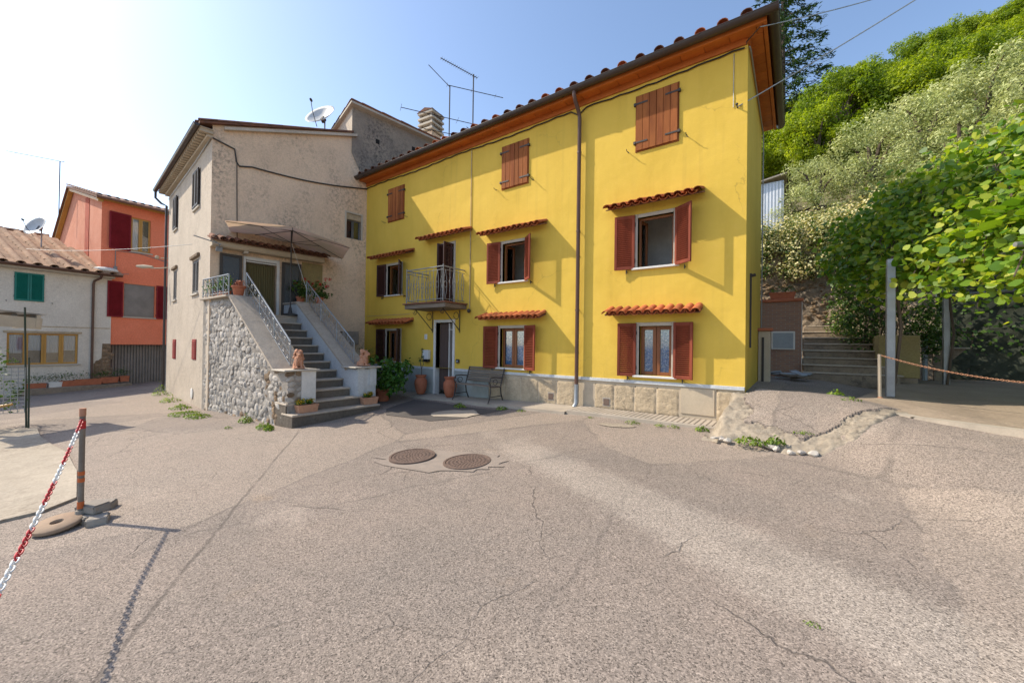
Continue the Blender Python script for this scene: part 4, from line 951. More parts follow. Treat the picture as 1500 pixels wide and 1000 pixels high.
# railings
def curl(b, c, r, a0, ax, turn=1.6, n=14, s=1, th=.006):
    P = []
    for k in range(n): t = k / (n - 1); a = a0 + s * t * turn * 2 * math.pi; q = r * (1 - .75 * t); P.append(Vector(c) + ax * (q * math.cos(a)) + Vector((0, 0, q * math.sin(a))))
    b.tube(P, th, 5)
def railing(p0, p1, h, nseg, par):
    p0, p1 = Vector(p0), Vector(p1); d = p1 - p0; ax = Vector((d.x, d.y, 0)).normalized(); up = Vector((0, 0, 1))
    b = MB(); b.tube([p0 + up * h, p1 + up * h], .019, 7); b.tube([p0 + up * .07, p1 + up * .07], .011, 6)
    ra = b.build('railing', mt['galv'], par, smooth=True)
    for i in range(0, nseg + 1, 4 if nseg > 5 else 1):
        c = p0 + d * min(1, i / nseg); q = MB(); q.tube([c - up * .02, c + up * h], .014, 6); q.build('railing_post', mt['galv'], ra)
    for i in range(nseg):
        c = p0 + d * ((i + .5) / nseg) + up * (h * .53); s = d.length / nseg * .42; q = MB()
        curl(q, c + up * s * .7, s, 0, ax, 1.5, 14, 1); curl(q, c - up * s * .7, s, math.pi, ax, 1.5, 14, 1)
        q.tube([c + up * (h * .45), c + up * s * 1.2], .006, 4); q.tube([c - up * (h * .42), c - up * s * 1.2], .006, 4); q.build('scroll', mt['galv'], ra)
railing((-10.95, -3.95, 2.68), (-8.5, -3.95, .9), .6, 12, SC); railing((-11.05, -2.34, 2.68), (-8.55, -2.34, .9), .6, 12, SC)
railing((-12.62, -4.4, 2.66), (-10.9, -4.36, 2.66), .52, 5, SC)

# ================================================================== ORANGE HOUSE AND WHITE HOUSE (far left)
OM = frame((-25.89, -4.09, 0), (-.99, -.144)); OH = thing('orange_house', 'narrow orange house with crimson shutters above a ribbed grey garage door', 'house')
UW = (.56, 1.32, 5.88, 7.56); LW = (.34, 1.53, 2.62, 4.24); GD = (-.1, 3.4, -1.19, 1.24)
wall('wall', OM, -.5, 6, -1.2, 8.15, [(*UW, .15), (*LW, .15), (*GD, .45)], mt['orange'], OH)
EM = OM @ Tr(-.5, 0, 0) @ Rz(R(-90 + 4.2))    # gable frame: x runs back from the corner
gm = frame((OM @ Vector((-.5, 0, 0))), (-.07, .997))
b = MB(gm); b.add([(0, 0, -1), (0, 0, 8.12), (-5.1, 0, 9.5), (-8.2, 0, 7.2), (-8.2, 0, -1)], [(0, 1, 2, 3, 4)]); b.build('gable_wall', mt['pinkish'], OH)
b = MB(gm); b.box(-2.75, -2.05, -.02, .02, 1, 8.62); b.build('flue_band', mt['redpaint'], OH)
q0 = [(.45, -.35), (.45, 7.5)]
b = MB(gm)
def rf(b, pts, y0, y1, th=.1):
    n = len(pts); b.add([(x, y0, z) for x, z in pts] + [(x, y1, z) for x, z in pts] + [(x, y0, z - th) for x, z in pts] + [(x, y1, z - th) for x, z in pts],
      [(i, i + 1, n + i + 1, n + i) for i in range(n - 1)] + [(2 * n + i, 3 * n + i, 3 * n + i + 1, 2 * n + i + 1) for i in range(n - 1)] + [(i, 2 * n + i, 2 * n + i + 1, i + 1) for i in range(n - 1)] + [(n + i, n + i + 1, 3 * n + i + 1, 3 * n + i) for i in range(n - 1)] + [(0, n, 3 * n, 2 * n), (n - 1, 3 * n - 1, 4 * n - 1, 2 * n - 1)])
rf(b, [(.5, 8.1), (-5.1, 9.66), (-8.4, 7.25)], -.28, 7.5); orf = b.build('roof', mt['tile_dark'], OH)
an = math.atan2(1.56, 5.6)
for i in range(22): link('roof_tile', TILE_D, orf, gm @ Tr(.55, -.2 + i * .3, 8.12) @ Rz(R(90)) @ Rx(an) @ Matrix.Scale(1.25, 4))
for i in range(14): link('roof_tile', TILE_D, orf, gm @ Tr(.5 - i * .42, -.2, 8.13 + i * .42 * .2786) @ Rz(R(90)) @ Rx(an) @ Matrix.Scale(1.15, 4))
b = MB(gm); rf(b, [(.35, 8.0), (-5.1, 9.54), (-8.3, 7.15)], -.2, -.02, .13); b.build('barge_board', mt['yellow_wood'], OH)
b = MB(OM); b.box(-.75, 6.2, -.3, -.18, 8.0, 8.1, .01); b.build('eave_board', mt['yellow_wood'], OH)
def simple_window(H, M, h, matf, panes=2, back='dark', curtain=None):
    u0, u1, z0, z1 = h; b = MB(M); n = panes; w = (u1 - u0) / n
    for i in range(n): sash(b, u0 + i * w + .002, u0 + (i + 1) * w - .002, z0, z1, .06, .07, .06)
    fr = b.build('window_frame', matf, H)
    b = MB(M); b.box(u0 - .08, u1 + .08, -.06, .12, z0 - .07, z0 - .003, .006); b.build('sill', mt['stone_frame'], fr)
    for i in range(n): b = MB(M); b.box(u0 + i * w + .07, u0 + (i + 1) * w - .07, .085, .09, z0 + .07, z1 - .07); b.build('pane', mt['glass'], fr)
    b = MB(M); b.box(u0, u1, .148, .152, z0, z1); b.build('dark_backing', mt[back], fr)
    if curtain:
        for a, c in curtain:
            b = MB(M); m = 12; b.add([(a + (c - a) * i / m, .125 + .012 * math.sin(i * 1.9), z) for z in (z0 + .05, z1 - .05) for i in range(m + 1)], [(i, i + 1, m + 2 + i, m + 1 + i) for i in range(m)]); b.build('curtain', mt['whitecurtain'], fr)
    return fr
simple_window(OH, OM, UW, mt['yellow_wood'], 2, 'bead', [(UW[0] + .06, UW[0] + .34)])
louvre_shutter(OH, OM @ Tr(UW[0] - .02, -.03, UW[2] - .05), -.8, UW[3] - UW[2] + .1, R(4), mt['crimson'])
fr = simple_window(OH, OM, LW, mt['stone_frame'], 1, 'dark'); b = MB(OM); b.box(LW[0] + .02, LW[1] - .02, .03, .034, LW[2] + .02, LW[3] - .02); b.build('mosquito_screen', mt['garage'], fr)
louvre_shutter(OH, OM @ Tr(LW[0] - .04, -.03, LW[2] - .05), -.58, LW[3] - LW[2] + .1, R(5), mt['crimson']); louvre_shutter(OH, OM @ Tr(LW[1] + .05, -.03, LW[2] - .05), .58, LW[3] - LW[2] + .1, R(5), mt['crimson'])
b = MB(OM); n = 30; p = (GD[1] - GD[0]) / n; vs = []; 
for i in range(n):
    u = GD[0] + i * p; vs += [(u, .4), (u + p * .3, .4), (u + p * .42, .35), (u + p * .88, .35)]
vs.append((GD[1], .4)); m = len(vs); b.add([(u, y, GD[2]) for u, y in vs] + [(u, y, GD[3]) for u, y in vs], [(i, i + 1, m + i + 1, m + i) for i in range(m - 1)]); b.build('garage_door', mt['garage'], OH)
b = MB(OM); b.tube([(.0, -.02, 4.55), (.0, -.02, 5.75), (.9, -.02, 5.8), (2.2, -.02, 5.55)], .02, 6); b.box(-.06, .06, -.08, -.002, 4.5, 5.0, .01); b.tube([(-.1, -.02, 4.62), (.5, -.02, 4.7)], .012, 5); b.build('conduit', mt['grey_iron'], OH)

WM = OM @ Tr(0, -.06, 0); WH = thing('white_house', 'low off-white house with green shutters and lichen-covered tiled roof', 'house')
KW = (-3.22, -1.19, .37, 1.7); GS = (-3.06, -2.25, 3.05, 4.22)
wall('wall', WM, -9, -.12, -1.3, 4.62, [(*KW, .14)], mt['white_plaster'], WH)
b = MB(WM); b.add([(-.12, 0, -1.3), (-.12, .07, -1.3), (-.12, .07, 4.6), (-.12, 0, 4.6)], [(0, 1, 2, 3)]); b.build('wall_return', mt['white_plaster'], WH)
fr = simple_window(WH, WM, KW, mt['yellow_wood'], 4, 'dark'); 
for i in range(4): w = (KW[1] - KW[0]) / 4; b = MB(WM); m = 14; a, c = KW[0] + i * w + .05, KW[0] + (i + 1) * w - .05; b.add([(a + (c - a) * k / m, .12 + .01 * math.sin(k * 2), z) for z in (KW[2] + .5 + .1 * (i % 2), KW[3] - .08) for k in range(m + 1)], [(k, k + 1, m + 2 + k, m + 1 + k) for k in range(m)]); b.build('net_curtain', mt['whitecurtain'], fr)
b = MB(WM); b.box(KW[0] - .1, KW[1] + .1, -.05, .02, KW[3] + .02, KW[3] + .1, .01); b.build('lintel', mt['plinth'], fr)
um = (GS[0] + GS[1]) / 2; b = MB(WM); b.box(GS[0], GS[1], -.012, .02, GS[2], GS[3]); b.build('shutter_backing', mt['dark'], WH)
louvre_shutter(WH, WM @ Tr(GS[0], -.015, GS[2]), um - GS[0] - .004, GS[3] - GS[2], 0, mt['green']); louvre_shutter(WH, WM @ Tr(GS[1], -.015, GS[2]), -(GS[1] - um - .004), GS[3] - GS[2], 0, mt['green'])
for u in (GS[0] - .22, GS[1] + .22): hook(WH, WM, u, GS[2] - .03)
b = MB(WM); b.box(-9, -.16, -.012, .0, 1.98, 2.02); b.build('string_line', mt['plinth'], WH)
# roof
s_ = .4; an = math.atan(s_); b = MB(WM); rf2 = [(-9, -.35, 4.52), (.0, -.35, 4.52), (-1.0, 5.2, 4.52 + 5.55 * s_), (-9, 5.2, 4.52 + 5.55 * s_)]
b.add(rf2 + [(x, y, z - .08) for x, y, z in rf2] + [(-.0, 0.4, 4.5)], [(0, 1, 2, 3), (4, 5, 6, 7), (0, 1, 5, 4), (1, 2, 6, 5), (2, 3, 7, 6), (3, 0, 4, 7)]); wr = b.build('roof', mt['tile_old'], WH)
BIG = half_tile(.56, .15, .125, .02).mesh('roof_tile', mt['tile_old'], smooth=True)
FLAT = MB().box(-.17, .17, 0, .54, -.03, .0, .006).mesh('pan_tile', mt['tile_old'])
for i in range(9):
    u = -3.9 + i * .46
    for k in range(12):
        y = -.42 + k * .47 * math.cos(an); z = 4.55 + k * .47 * math.sin(an)
        if u > -.1 - max(0, y) * .2: continue
        link('roof_tile', BIG, wr, WM @ Tr(u, y, z) @ Rx(an + .05) @ Rz(random.uniform(-.04, .04)))
        link('pan_tile', FLAT, wr, WM @ Tr(u + .23, y, z + .02) @ Rx(an + .04) @ Rz(random.uniform(-.03, .03)))
for i in range(12): link('ridge_tile', BIG, wr, WM @ Tr(-1.0 - i * .5, 5.1, 4.55 + 5.55 * s_) @ Rz(R(90)))
b = MB(WM); gutter(b, (-9, -.48, 4.52), (.1, -.48, 4.52), .08); b.tube([(-.6, -.48, 4.45), (-.62, -.4, 4.3), (-.74, -.1, 4.18), (-.76, -.07, 4.0), (-.76, -.07, -.75)], .05, 8); b.build('gutter', mt['copper'], WH, smooth=True)
b = MB(WM); b.box(-9, -.1, -.34, -.002, 4.36, 4.44, .01); b.build('eave_board', mt['stone_frame'], WH)
b = MB(OM); b.ball((-.35, -.15, 4.75), (.45, .3, .14)); b.build('mortar_flashing', mt['white_paint'], OH)
# exposed corner stones
b = MB(WM); b.prism([(-.68, -1.0), (-.68, .35), (-.42, .6), (-.4, 1.28), (-.125, 1.28), (-.125, -1.0)], -.012, .0); b.build('bare_masonry', mt['brownstone'], WH)
for k in range(11):
    z = -.6 + k * .17; w = .5 if k < 7 else .26
    x = -.15 - w
    while x < -.16:
        q = random.uniform(.13, .24); M = WM @ Tr(x + q / 2, .0, z) @ Matrix.Diagonal((q * .55, .05, .095, 1)); link('stone', random.choice(BSTONES), WH, M); x += q
dish(tuple(WM @ Vector((-1.85, 2.6, 5.45))), R(30), .5, 'small satellite dish on the tiled roof of the white house', 1.2, R(25))
aerial('tall thin aerial beside the orange house gable', tuple(gm @ Vector((-5.6, -.45, 8.4))), 2.6, [(2.6, R(232), .2, 2.2, R(6), 2.0, .12)])
aerial('small low aerial behind the white house roof', tuple(gm @ Vector((-9.5, 1, 6.2))), 1.6, [(1.6, R(80), 1.4, 1.2, R(0), 1.3, .2)])

# ================================================================== THINGS ON AND ROUND THE STAIRCASE
def blob_mesh(name, parts, mat_, voxel):
    """union of ellipsoids (center, radii, optional rotation) voxel-remeshed into one continuous surface"""
    bm = bmesh.new()
    for p in parts:
        c, r = p[0], p[1]; M = Tr(*c) @ (p[2] if len(p) > 2 else I4) @ Matrix.Diagonal((*r, 1))
        bmesh.ops.create_icosphere(bm, subdivisions=3, radius=1, matrix=M)
    me = bpy.data.meshes.new(name); bm.to_mesh(me); bm.free()
    o = bpy.data.objects.new('tmp', me); col.objects.link(o)
    md = o.modifiers.new('r', 'REMESH'); md.mode = 'VOXEL'; md.voxel_size = voxel; md.use_smooth_shade = True
    sm_ = o.modifiers.new('s', 'SMOOTH'); sm_.iterations = 2
    dg = bpy.context.evaluated_depsgraph_get(); out = bpy.data.meshes.new_from_object(o.evaluated_get(dg)); out.name = name
    bpy.data.objects.remove(o); out.materials.clear(); out.materials.append(mat_); return out
rl = random.Random(4)
lp = [((0, 0, .11), (.085, .1, .11)), ((.04, 0, .19), (.075, .085, .1)), ((-.05, .055, .06), (.085, .05, .065)), ((-.05, -.055, .06), (.085, .05, .065)), ((-.02, .08, .025), (.09, .03, .025)), ((-.02, -.08, .025), (.09, .03, .025)),
      ((.095, .045, .1), (.028, .028, .11)), ((.095, -.045, .1), (.028, .028, .11)), ((.115, .045, .02), (.045, .03, .02)), ((.115, -.045, .02), (.045, .03, .02)),
      ((.085, 0, .315), (.06, .055, .065)), ((.14, 0, .295), (.045, .035, .032)), ((.165, 0, .308), (.02, .022, .014)), ((.14, 0, .27), (.032, .026, .018)), ((.08, .05, .375), (.018, .02, .022)), ((.08, -.05, .375), (.018, .02, .022))]
for k in range(46):
    t = rl.uniform(0, 2 * math.pi); w = rl.uniform(.06, .1); zz = .3 + w * math.cos(t) * 1.05 + rl.uniform(-.03, .02)
    lp.append(((.045 - rl.random() * .09, w * math.sin(t), zz - rl.random() * .05), (.032, .026, .036)))
for k in range(12): lp.append(((.1 + rl.uniform(-.02, .01), rl.uniform(-.05, .05), .2 + rl.uniform(-.04, .05)), (.022, .02, .04)))
for k in range(8): lp.append(((-.12 - .01 * math.sin(k * .5), .05 + .01 * k, .03 + .0 * k), (.02, .02, .02)))
LION = blob_mesh('body', lp, mt['lion'], .009)
def lion(label, loc, rz, group):
    t = thing('lion_statue', label, 'statue', loc, rz, group); link('body', LION, t)
    b = MB(); b.box(-.16, .18, -.11, .11, -.0, .018, .006); b.build('base', mt['lion'], t)
lion('terracotta lion statue on the left pedestal at the foot of the stairs', (-8.12, -3.95, .916), R(-18), 'pair of lion statues')
lion('terracotta lion statue on the right pedestal, seen from behind its mane', (-8.16, -2.34, .916), R(35), 'pair of lion statues')

def trough(label, loc, rz, L=.42, H=.2, W=.18, mat_='terracotta', plant='leaf_pot', flower=None, ph=.22, nl=160, group='terracotta planters', soil=True, cat='planter', fl=40):
    t = thing('planter', label, cat, loc, rz, group)
    b = MB(); a = L / 2; w = W / 2; k = .86
    def ring(sx, sy_, z): return [(-sx, -sy_, z), (sx, -sy_, z), (sx, sy_, z), (-sx, sy_, z)]
    vs = ring(a * k, w * k, 0) + ring(a * .97, w * .97, H * .82) + ring(a, w, H * .84) + ring(a, w, H) + ring(a * .92, w * .88, H) + ring(a * .9, w * .86, H * .85)
    fs = [(3, 2, 1, 0), (20, 21, 22, 23)]
    for j in range(5):
        for i in range(4): fs.append((j * 4 + i, j * 4 + (i + 1) % 4, j * 4 + 4 + (i + 1) % 4, j * 4 + 4 + i))
    b.add(vs, fs); b.build('trough', mt[mat_], t)
    b = MB(); b.box(-a * .89, a * .89, -w * .84, w * .84, H * .6, H * .88); b.build('soil', mt['soil'], t)
    n = max(3, int(L / .09)); cs = [(random.uniform(-a * .85, a * .85), random.uniform(-w * .6, w * .6), H + random.uniform(.2, .8) * ph) for _ in range(n * 2)]
    P, Nn = clumps(cs, [ph * random.uniform(.35, .6) for _ in cs], max(6, nl // len(cs)))
    P[:, 2] = np.maximum(P[:, 2], H * .9); leaf_obj('foliage', P, Nn, rng.uniform(.03, .065, len(P)), mt[plant], t, .75)
    if flower:
        P, Nn = clumps(cs, [ph * .6] * len(cs), max(3, fl // len(cs))); P[:, 2] = np.maximum(P[:, 2] + ph * .2, H); leaf_obj('blossom', P, Nn, rng.uniform(.025, .045, len(P)), mt[flower], t, .95)
    return t
trough('terracotta trough with yellow flowers at the left end of the lowest step', (-7.83, -3.9, -.019), R(90), .44, .17, .2, 'terracotta_pale', 'leaf_pot', 'flower_yellow', .1, 120, fl=160)
trough('terracotta trough with yellow flowers at the right end of the lowest step', (-7.84, -2.36, -.019), R(84), .4, .17, .2, 'terracotta_pale', 'leaf_pot', 'flower_yellow', .1, 120, fl=160)
trough('flower trough at the far left corner of the landing rail', (-12.3, -4.26, 2.661), R(2), .5, .15, .17, 'terracotta', 'leaf_pot', 'flower_yellow', .34, 420, fl=40)
trough('leafy trough in the middle of the landing rail', (-11.62, -4.25, 2.661), R(1), .62, .15, .17, 'terracotta', 'leaf_pot', 'flower_yellow', .34, 480, fl=24)
def roundpot(label, loc, prof, mat_='terracotta', group=None, name='flower_pot', cat='flower pot'):
    t = thing(name, label, cat, loc, 0, group); b = MB(); b.lathe(prof, 22); b.build('pot', mt[mat_], t, smooth=True)
    r0, z0 = prof[-1]; b = MB(); b.lathe([(r0 * .98, z0 - .01), (r0 * .98, z0 + .004)], 16); b.build('soil', mt['soil'], t); return t
POT = [(.1, 0), (.14, .2), (.165, .21), (.165, .26), (.14, .26), (.135, .22)]
t = roundpot('round terracotta pot with reddish succulent at the top of the stair rail', (-10.98, -4.12, 2.661), POT)
P, Nn = clumps([(0, 0, .3), (.06, .03, .33), (-.06, 0, .32)], [.1] * 3, 60); leaf_obj('foliage', P, Nn, rng.uniform(.03, .06, len(P)), mt['terracotta'], t, .5)
for lab, loc, n, fl in (('geranium pot with bright red flowers on the right landing parapet', (-11.15, -1.9, 2.661), 240, 60), ('leafy geranium pot with few flowers beside the parasol', (-11.5, -2.3, 2.664), 260, 10)):
    t = roundpot(lab, loc, [(.08, 0), (.11, .15), (.125, .16), (.125, .2), (.1, .2), (.1, .17)], group='geranium pots')
    cs = [(random.uniform(-.22, .22), random.uniform(-.22, .22), random.uniform(.25, .62)) for _ in range(12)]
    P, Nn = clumps(cs, [.12] * 12, n // 12); leaf_obj('foliage', P, Nn, rng.uniform(.05, .09, len(P)), mt['leaf_dark'], t, .9)
    b = MB()
    for c in cs: b.tube([(0, 0, .18), (c[0] * .6, c[1] * .6, c[2] * .6), c], .005, 4)
    b.build('stems', mt['leaf_dark'], t)
    cs = [(random.uniform(-.3, .3), random.uniform(-.3, .3), random.uniform(.45, .8)) for _ in range(max(3, fl // 6))]
    P, Nn = clumps(cs, [.055] * len(cs), 22); leaf_obj('flower_heads', P, Nn, rng.uniform(.025, .04, len(P)), mt['flower_red'], t, 1)
# parasol
t = thing('parasol', 'beige garden parasol on a dark pole over the stair landing', 'parasol', (-11.15, -2.75, 2.24)); 
b = MB(); b.tube([(0, 0, 0), (0, 0, 2.45)], .02, 8); b.build('pole', mt['iron'], t, smooth=True)
b = MB(); b.lathe([(.22, 0), (.22, .05), (.06, .08), (.03, .25), (.001, .25)], 18); b.build('base', mt['iron'], t)
Mu = Tr(0, 0, 2.14) @ Rz(R(35.8)) @ Ry(R(4.5)) @ Rx(R(-3)); n = 6; rr = 1.72; hh = .36; b = MB(Mu); seg = 5; vs = [(0, 0, hh)]; fs = []
for j in range(1, seg + 1):
    for k in range(n * 4):
        a = 2 * math.pi * k / (n * 4); c = k % 4; q = rr * j / seg
        e = math.cos(math.pi / n) / math.cos(((a + math.pi / n) % (2 * math.pi / n)) - math.pi / n) if c else 1
        e = 1 if c == 0 else math.cos(math.pi / n) / math.cos((a % (2 * math.pi / n)) - math.pi / n)
        z = hh * (1 - (j / seg)) - .05 * math.sin(math.pi * j / seg) * (1 if c else 0) - (.0 if c == 0 else -.02 * (j / seg))
        vs.append((q * e * math.cos(a), q * e * math.sin(a), z))
m = n * 4
for k in range(m): fs.append((0, 1 + k, 1 + (k + 1) % m))
for j in range(seg - 1):
    for k in range(m): fs.append((1 + j * m + k, 1 + (j + 1) * m + k, 1 + (j + 1) * m + (k + 1) % m, 1 + j * m + (k + 1) % m))
b.add(vs, fs); b.build('canopy', mt['canvas'], t, smooth='all')
for k in range(n):
    a = 2 * math.pi * k / n; b = MB(Mu); b.tube([(0, 0, hh - .03), (rr * math.cos(a) * .98, rr * math.sin(a) * .98, -.015)], .008, 5); rb = b.build('rib', mt['iron'], t)
    b = MB(Mu); b.tube([(0, 0, -.02), (rr * .5 * math.cos(a), rr * .5 * math.sin(a), hh * .5 - .035)], .007, 5); b.build('strut', mt['iron'], rb)
b = MB(); b.tube([(.02, 0, 2.1), (.4, .25, .8)], .004, 4); b.build('cord', mt['white'], t)

# ================================================================== THINGS ALONG THE YELLOW HOUSE
URN = [(.1, 0), (.12, .02), (.16, .14), (.19, .3), (.18, .4), (.14, .46), (.13, .49), (.16, .52), (.165, .56), (.14, .56), (.12, .5)]
t = roundpot('terracotta urn with bare twisted plant to the left of the front door', (-8.3, -.3, .0), URN, name='urn', cat='urn'); 
b = MB(); b.tube([(0, 0, .45), (.02, .01, .7), (-.04, 0, .95), (.03, 0, 1.15), (0, .02, 1.35)], .012, 6); b.tube([(.02, .01, .75), (.09, .02, .9), (.07, .02, 1.1)], .008, 5); b.build('stem', mt['bark'], t)
P, Nn = clumps([(.03, 0, 1.3), (.07, 0, 1.1), (-.04, 0, 1.0)], [.07] * 3, 12); leaf_obj('leaves', P, Nn, rng.uniform(.04, .07, len(P)), mt['leaf_dark'], t)
roundpot('empty terracotta urn between the front door and the bench', (-7.05, -.34, .02), URN, name='urn', cat='urn')
t = roundpot('terracotta pot of a big leafy hydrangea by the stairs', (-8.75, -1.3, G(-8.75, -1.3)), [(.16, 0), (.22, .3), (.25, .31), (.25, .36), (.21, .36), (.2, .3)], name='hydrangea_pot', cat='potted plant')
cs = [(random.gauss(0, .33), random.gauss(0, .33), random.uniform(.35, 1.1)) for _ in range(34)]
P, Nn = clumps(cs, [.2] * 34, 26); leaf_obj('foliage', P, Nn, rng.uniform(.09, .16, len(P)), mt['leaf_pot'], t, .7)
b = MB()
for c in cs[:14]: b.tube([(0, 0, .3), (c[0] * .5, c[1] * .5, c[2] * .6), c], .008, 4)
b.build('stems', mt['bark'], t)
P, Nn = clumps([(c[0] * 1.15, c[1] * 1.15, c[2] + .1) for c in cs[:7]], [.07] * 7, 26); leaf_obj('blooms', P, Nn, rng.uniform(.03, .045, len(P)), mt['flower_blue'], t, 1)
t = roundpot('spiky palm-like plant in a pot behind the right stair pedestal', (-9.55, -1.35, G(-9.5, -1.4)), POT, name='spiky_plant', cat='potted plant')
b = MB(); b.tube([(0, 0, .2), (.02, 0, 1.25)], [.04, .035], 7); b.build('stem', mt['bark'], t)
P = []; 
for k in range(46):
    a = random.uniform(0, 6.28); e = random.uniform(-.2, 1.2); L = random.uniform(.35, .6)
    P.append((a, e, L))
b = MB()
for a, e, L in P:
    d = Vector((math.cos(a) * math.cos(e), math.sin(a) * math.cos(e), math.sin(e))); w = Vector((-math.sin(a), math.cos(a), 0)) * .016; c = Vector((.02, 0, 1.27))
    m_ = c + d * L * .55 + Vector((0, 0, .02)); e_ = c + d * L - Vector((0, 0, .1 * L)); b.add([c - w, c + w, m_ + w, e_, m_ - w], [(0, 1, 2, 4), (4, 2, 3)])
f_ = b.build('fronds', mt['leaf_dark'], t); f_['kind'] = 'stuff'
# bench
t = thing('bench', 'wood-slat garden bench with black cast-iron ends against the dado', 'bench', (-5.98, -.42, .035))
for i in range(5): b = MB(); y = -.2 + i * .09; b.box(-.62, .62, y, y + .07, .40 - .006 * i, .422 - .006 * i, .004); b.build('seat_slat', mt['wood_grey'], t)
for i in range(6): b = MB(); z = .47 + i * .066; y = .24 + .025 * i; b.box(-.62, .62, y, y + .02, z, z + .052, .004); b.build('back_slat', mt['wood_grey'], t)
for x in (-.6, .6):
    b = MB(); b.tube([(x, -.3, 0), (x, -.24, .1), (x, -.2, .28), (x, -.2, .4), (x, .2, .38), (x, .24, .5), (x, .36, .85)], .017, 7); b.tube([(x, .2, .38), (x, .22, .2), (x, .32, 0)], .017, 7)
    b.tube([(x, -.2, .4), (x, -.24, .52), (x, -.2, .62), (x, .0, .63), (x, .26, .6)], .015, 7)
    b.tube([(x, -.02 + .09 * math.cos(k * .63), .51 + .07 * math.sin(k * .63)) for k in range(10)], .009, 5, closed=True); b.tube([(x, -.23, .15), (x, .24, .15)], .01, 5); b.build('iron_end', mt['iron'], t)

# ================================================================== YARD: MANHOLES, PATCHES, WEEDS
def manhole(label, x, y, rz, sz):
    z = G(x, y); t = thing('manhole_cover', label, 'manhole cover', (x, y, z), rz, 'pair of round manhole covers')
    t.rotation_euler = (math.atan(.055), -math.atan(.024), rz)
    b = MB(); b.lathe([(.335, -.02), (.335, .016), (.305, .018), (.3, .004), (.001, .004)], 40); b.build('frame', mt['castiron'], t)
    b = MB(); b.lathe([(.298, -.01), (.296, .012), (.001, .012)], 40); c_ = b.build('lid', mt['castiron'], t)
    studs = MB()
    for r_, k in ((.255, 34), (.2, 26), (.145, 19), (.09, 12), (.04, 6)):
        for i in range(k): a = 6.283 * i / k; studs.box(-.012, .012, -.009, .009, 0, .006, .002, T=Tr(r_ * math.cos(a), r_ * math.sin(a), .0122) @ Rz(a))
    s_ = studs.build('studs', mt['castiron'], c_); s_['kind'] = 'stuff'
    b = MB(); b.add([(-sz, -.46, .009), (sz, -.46, .009), (sz, .46, .009), (-sz, .46, .009)], [(0, 1, 2, 3)])
    return t
manhole('round cast-iron manhole cover, the left one of the pair in the yard', -3.9, -4.3, R(20), .5); manhole('round cast-iron manhole cover, the right one of the pair in the yard', -3.0, -4.08, R(-15), .5)
sheet('manhole_surround', blobpoly(-3.45, -4.19, .98, .46, 40, .16, R(14)), .003, mat('manhole_cement', (.31, .255, .212), (.25, .208, .175), rough=.95, sc=5, bump=.7, bsc=50, bdist=.01), label='pale broken concrete surround of the two manhole covers', sub=.15)
for k, (x, y, a, c_) in enumerate(((-5.55, -1.7, .62, .42), (-1.95, -1.15, .3, .13))):
    sheet('concrete_patch', blobpoly(x, y, a, c_, 16, .16, R(15)), .012 if k == 0 else .006, mt['rubble_apron' if k else 'pave'], label=('pale concrete patch in the shade near the bench', 'small pale cement patch by the raised pavement', 'small square cement patch right of the manholes')[k], sub=.12)
sheet('asphalt_shade_patch', [(-8.0, -.8), (-4.75, -.95), (-5.1, -2.0), (-5.5, -2.5), (-6.9, -2.55), (-7.5, -2.1)], .003, mt['terrace'] if False else mat('asphalt_shade', (.12, .105, .095), (.085, .075, .07), rough=.9, sc=1.5, bump=.5, bsc=90), label='dark painted shade on the asphalt in front of the front door', sub=.2)  # dark sheet over ground the grey house shades; shade put into its colour
def weed(label, x, y, r, h=.1, n=90, mat_='leaf_weed', z=None):
    t = thing('weed_clump', label, 'weeds', (x, y, (G(x, y) if z is None else z)), 0, 'weeds growing in the yard')
    n = int(n); a = rng.uniform(0, 6.283, n); q = r * np.sqrt(rng.random(n)); P = np.stack([q * np.cos(a), q * np.sin(a) * .7, rng.random(n) * h * (1.1 - q / r)], 1); lf = .5 if r < .06 else 1
    Nn = np.stack([np.cos(a), np.sin(a), np.full(n, .8)], 1) + rng.normal(size=(n, 3)) * .4
    leaf_obj('leaves', P, Nn, rng.uniform(.035, .085, n) * (1 if h > .08 else .55) * lf, mt[mat_], t, .4, kind='stuff', tip=np.tile([0, 0, 1.], (n, 1)))
for lab, x, y, r, h, n in (
    ('tall weed tuft at the corner of the grey house wall', -18.3, -4.0, .35, .5, 160), ('bright green weeds along the foot of the grey house', -15.6, -4.35, .38, .3, 170), ('low weeds left of the stair block foot', -13.4, -4.65, .35, .16, 150),
    ('flat weed mat before the rubble wall corner', -12.0, -4.9, .5, .1, 260), ('second flat weed mat nearer the rubble wall', -11.2, -4.85, .4, .1, 200), ('small round weed under the rubble wall middle', -9.35, -4.5, .2, .2, 120),
    ('tiny weed on the asphalt before the rubble wall', -9.0, -4.95, .1, .05, 40), ('weeds at the left foot of the lowest step', -8.25, -4.55, .22, .14, 130), ('weed tuft beside the lowest step corner', -7.95, -4.6, .12, .12, 70),
    ('grass tuft at the right end of the raised pavement', -.55, -.86, .14, .09, 70), ('grass tuft third along the raised pavement edge', -1.02, -.86, .11, .07, 60), ('grass tuft in the middle of the raised pavement edge', -1.25, -.87, .1, .07, 50), ('wider grass tuft at the raised pavement', -1.75, -.86, .16, .08, 90), ('small tuft left on the raised pavement edge', -2.6, -.84, .09, .05, 40),
    ('weed in the pavement joint right of the bench', -4.85, -.85, .16, .1, 80), ('dark weed in the shade before the bench', -6.0, -1.05, .18, .12, 90), ('weed at the shade edge by the pavement', -4.3, -.85, .12, .06, 50), ('small weed strip in the near asphalt', .83, -5.27, .045, .015, 40)):
    weed(lab, x, y, r, h, n)

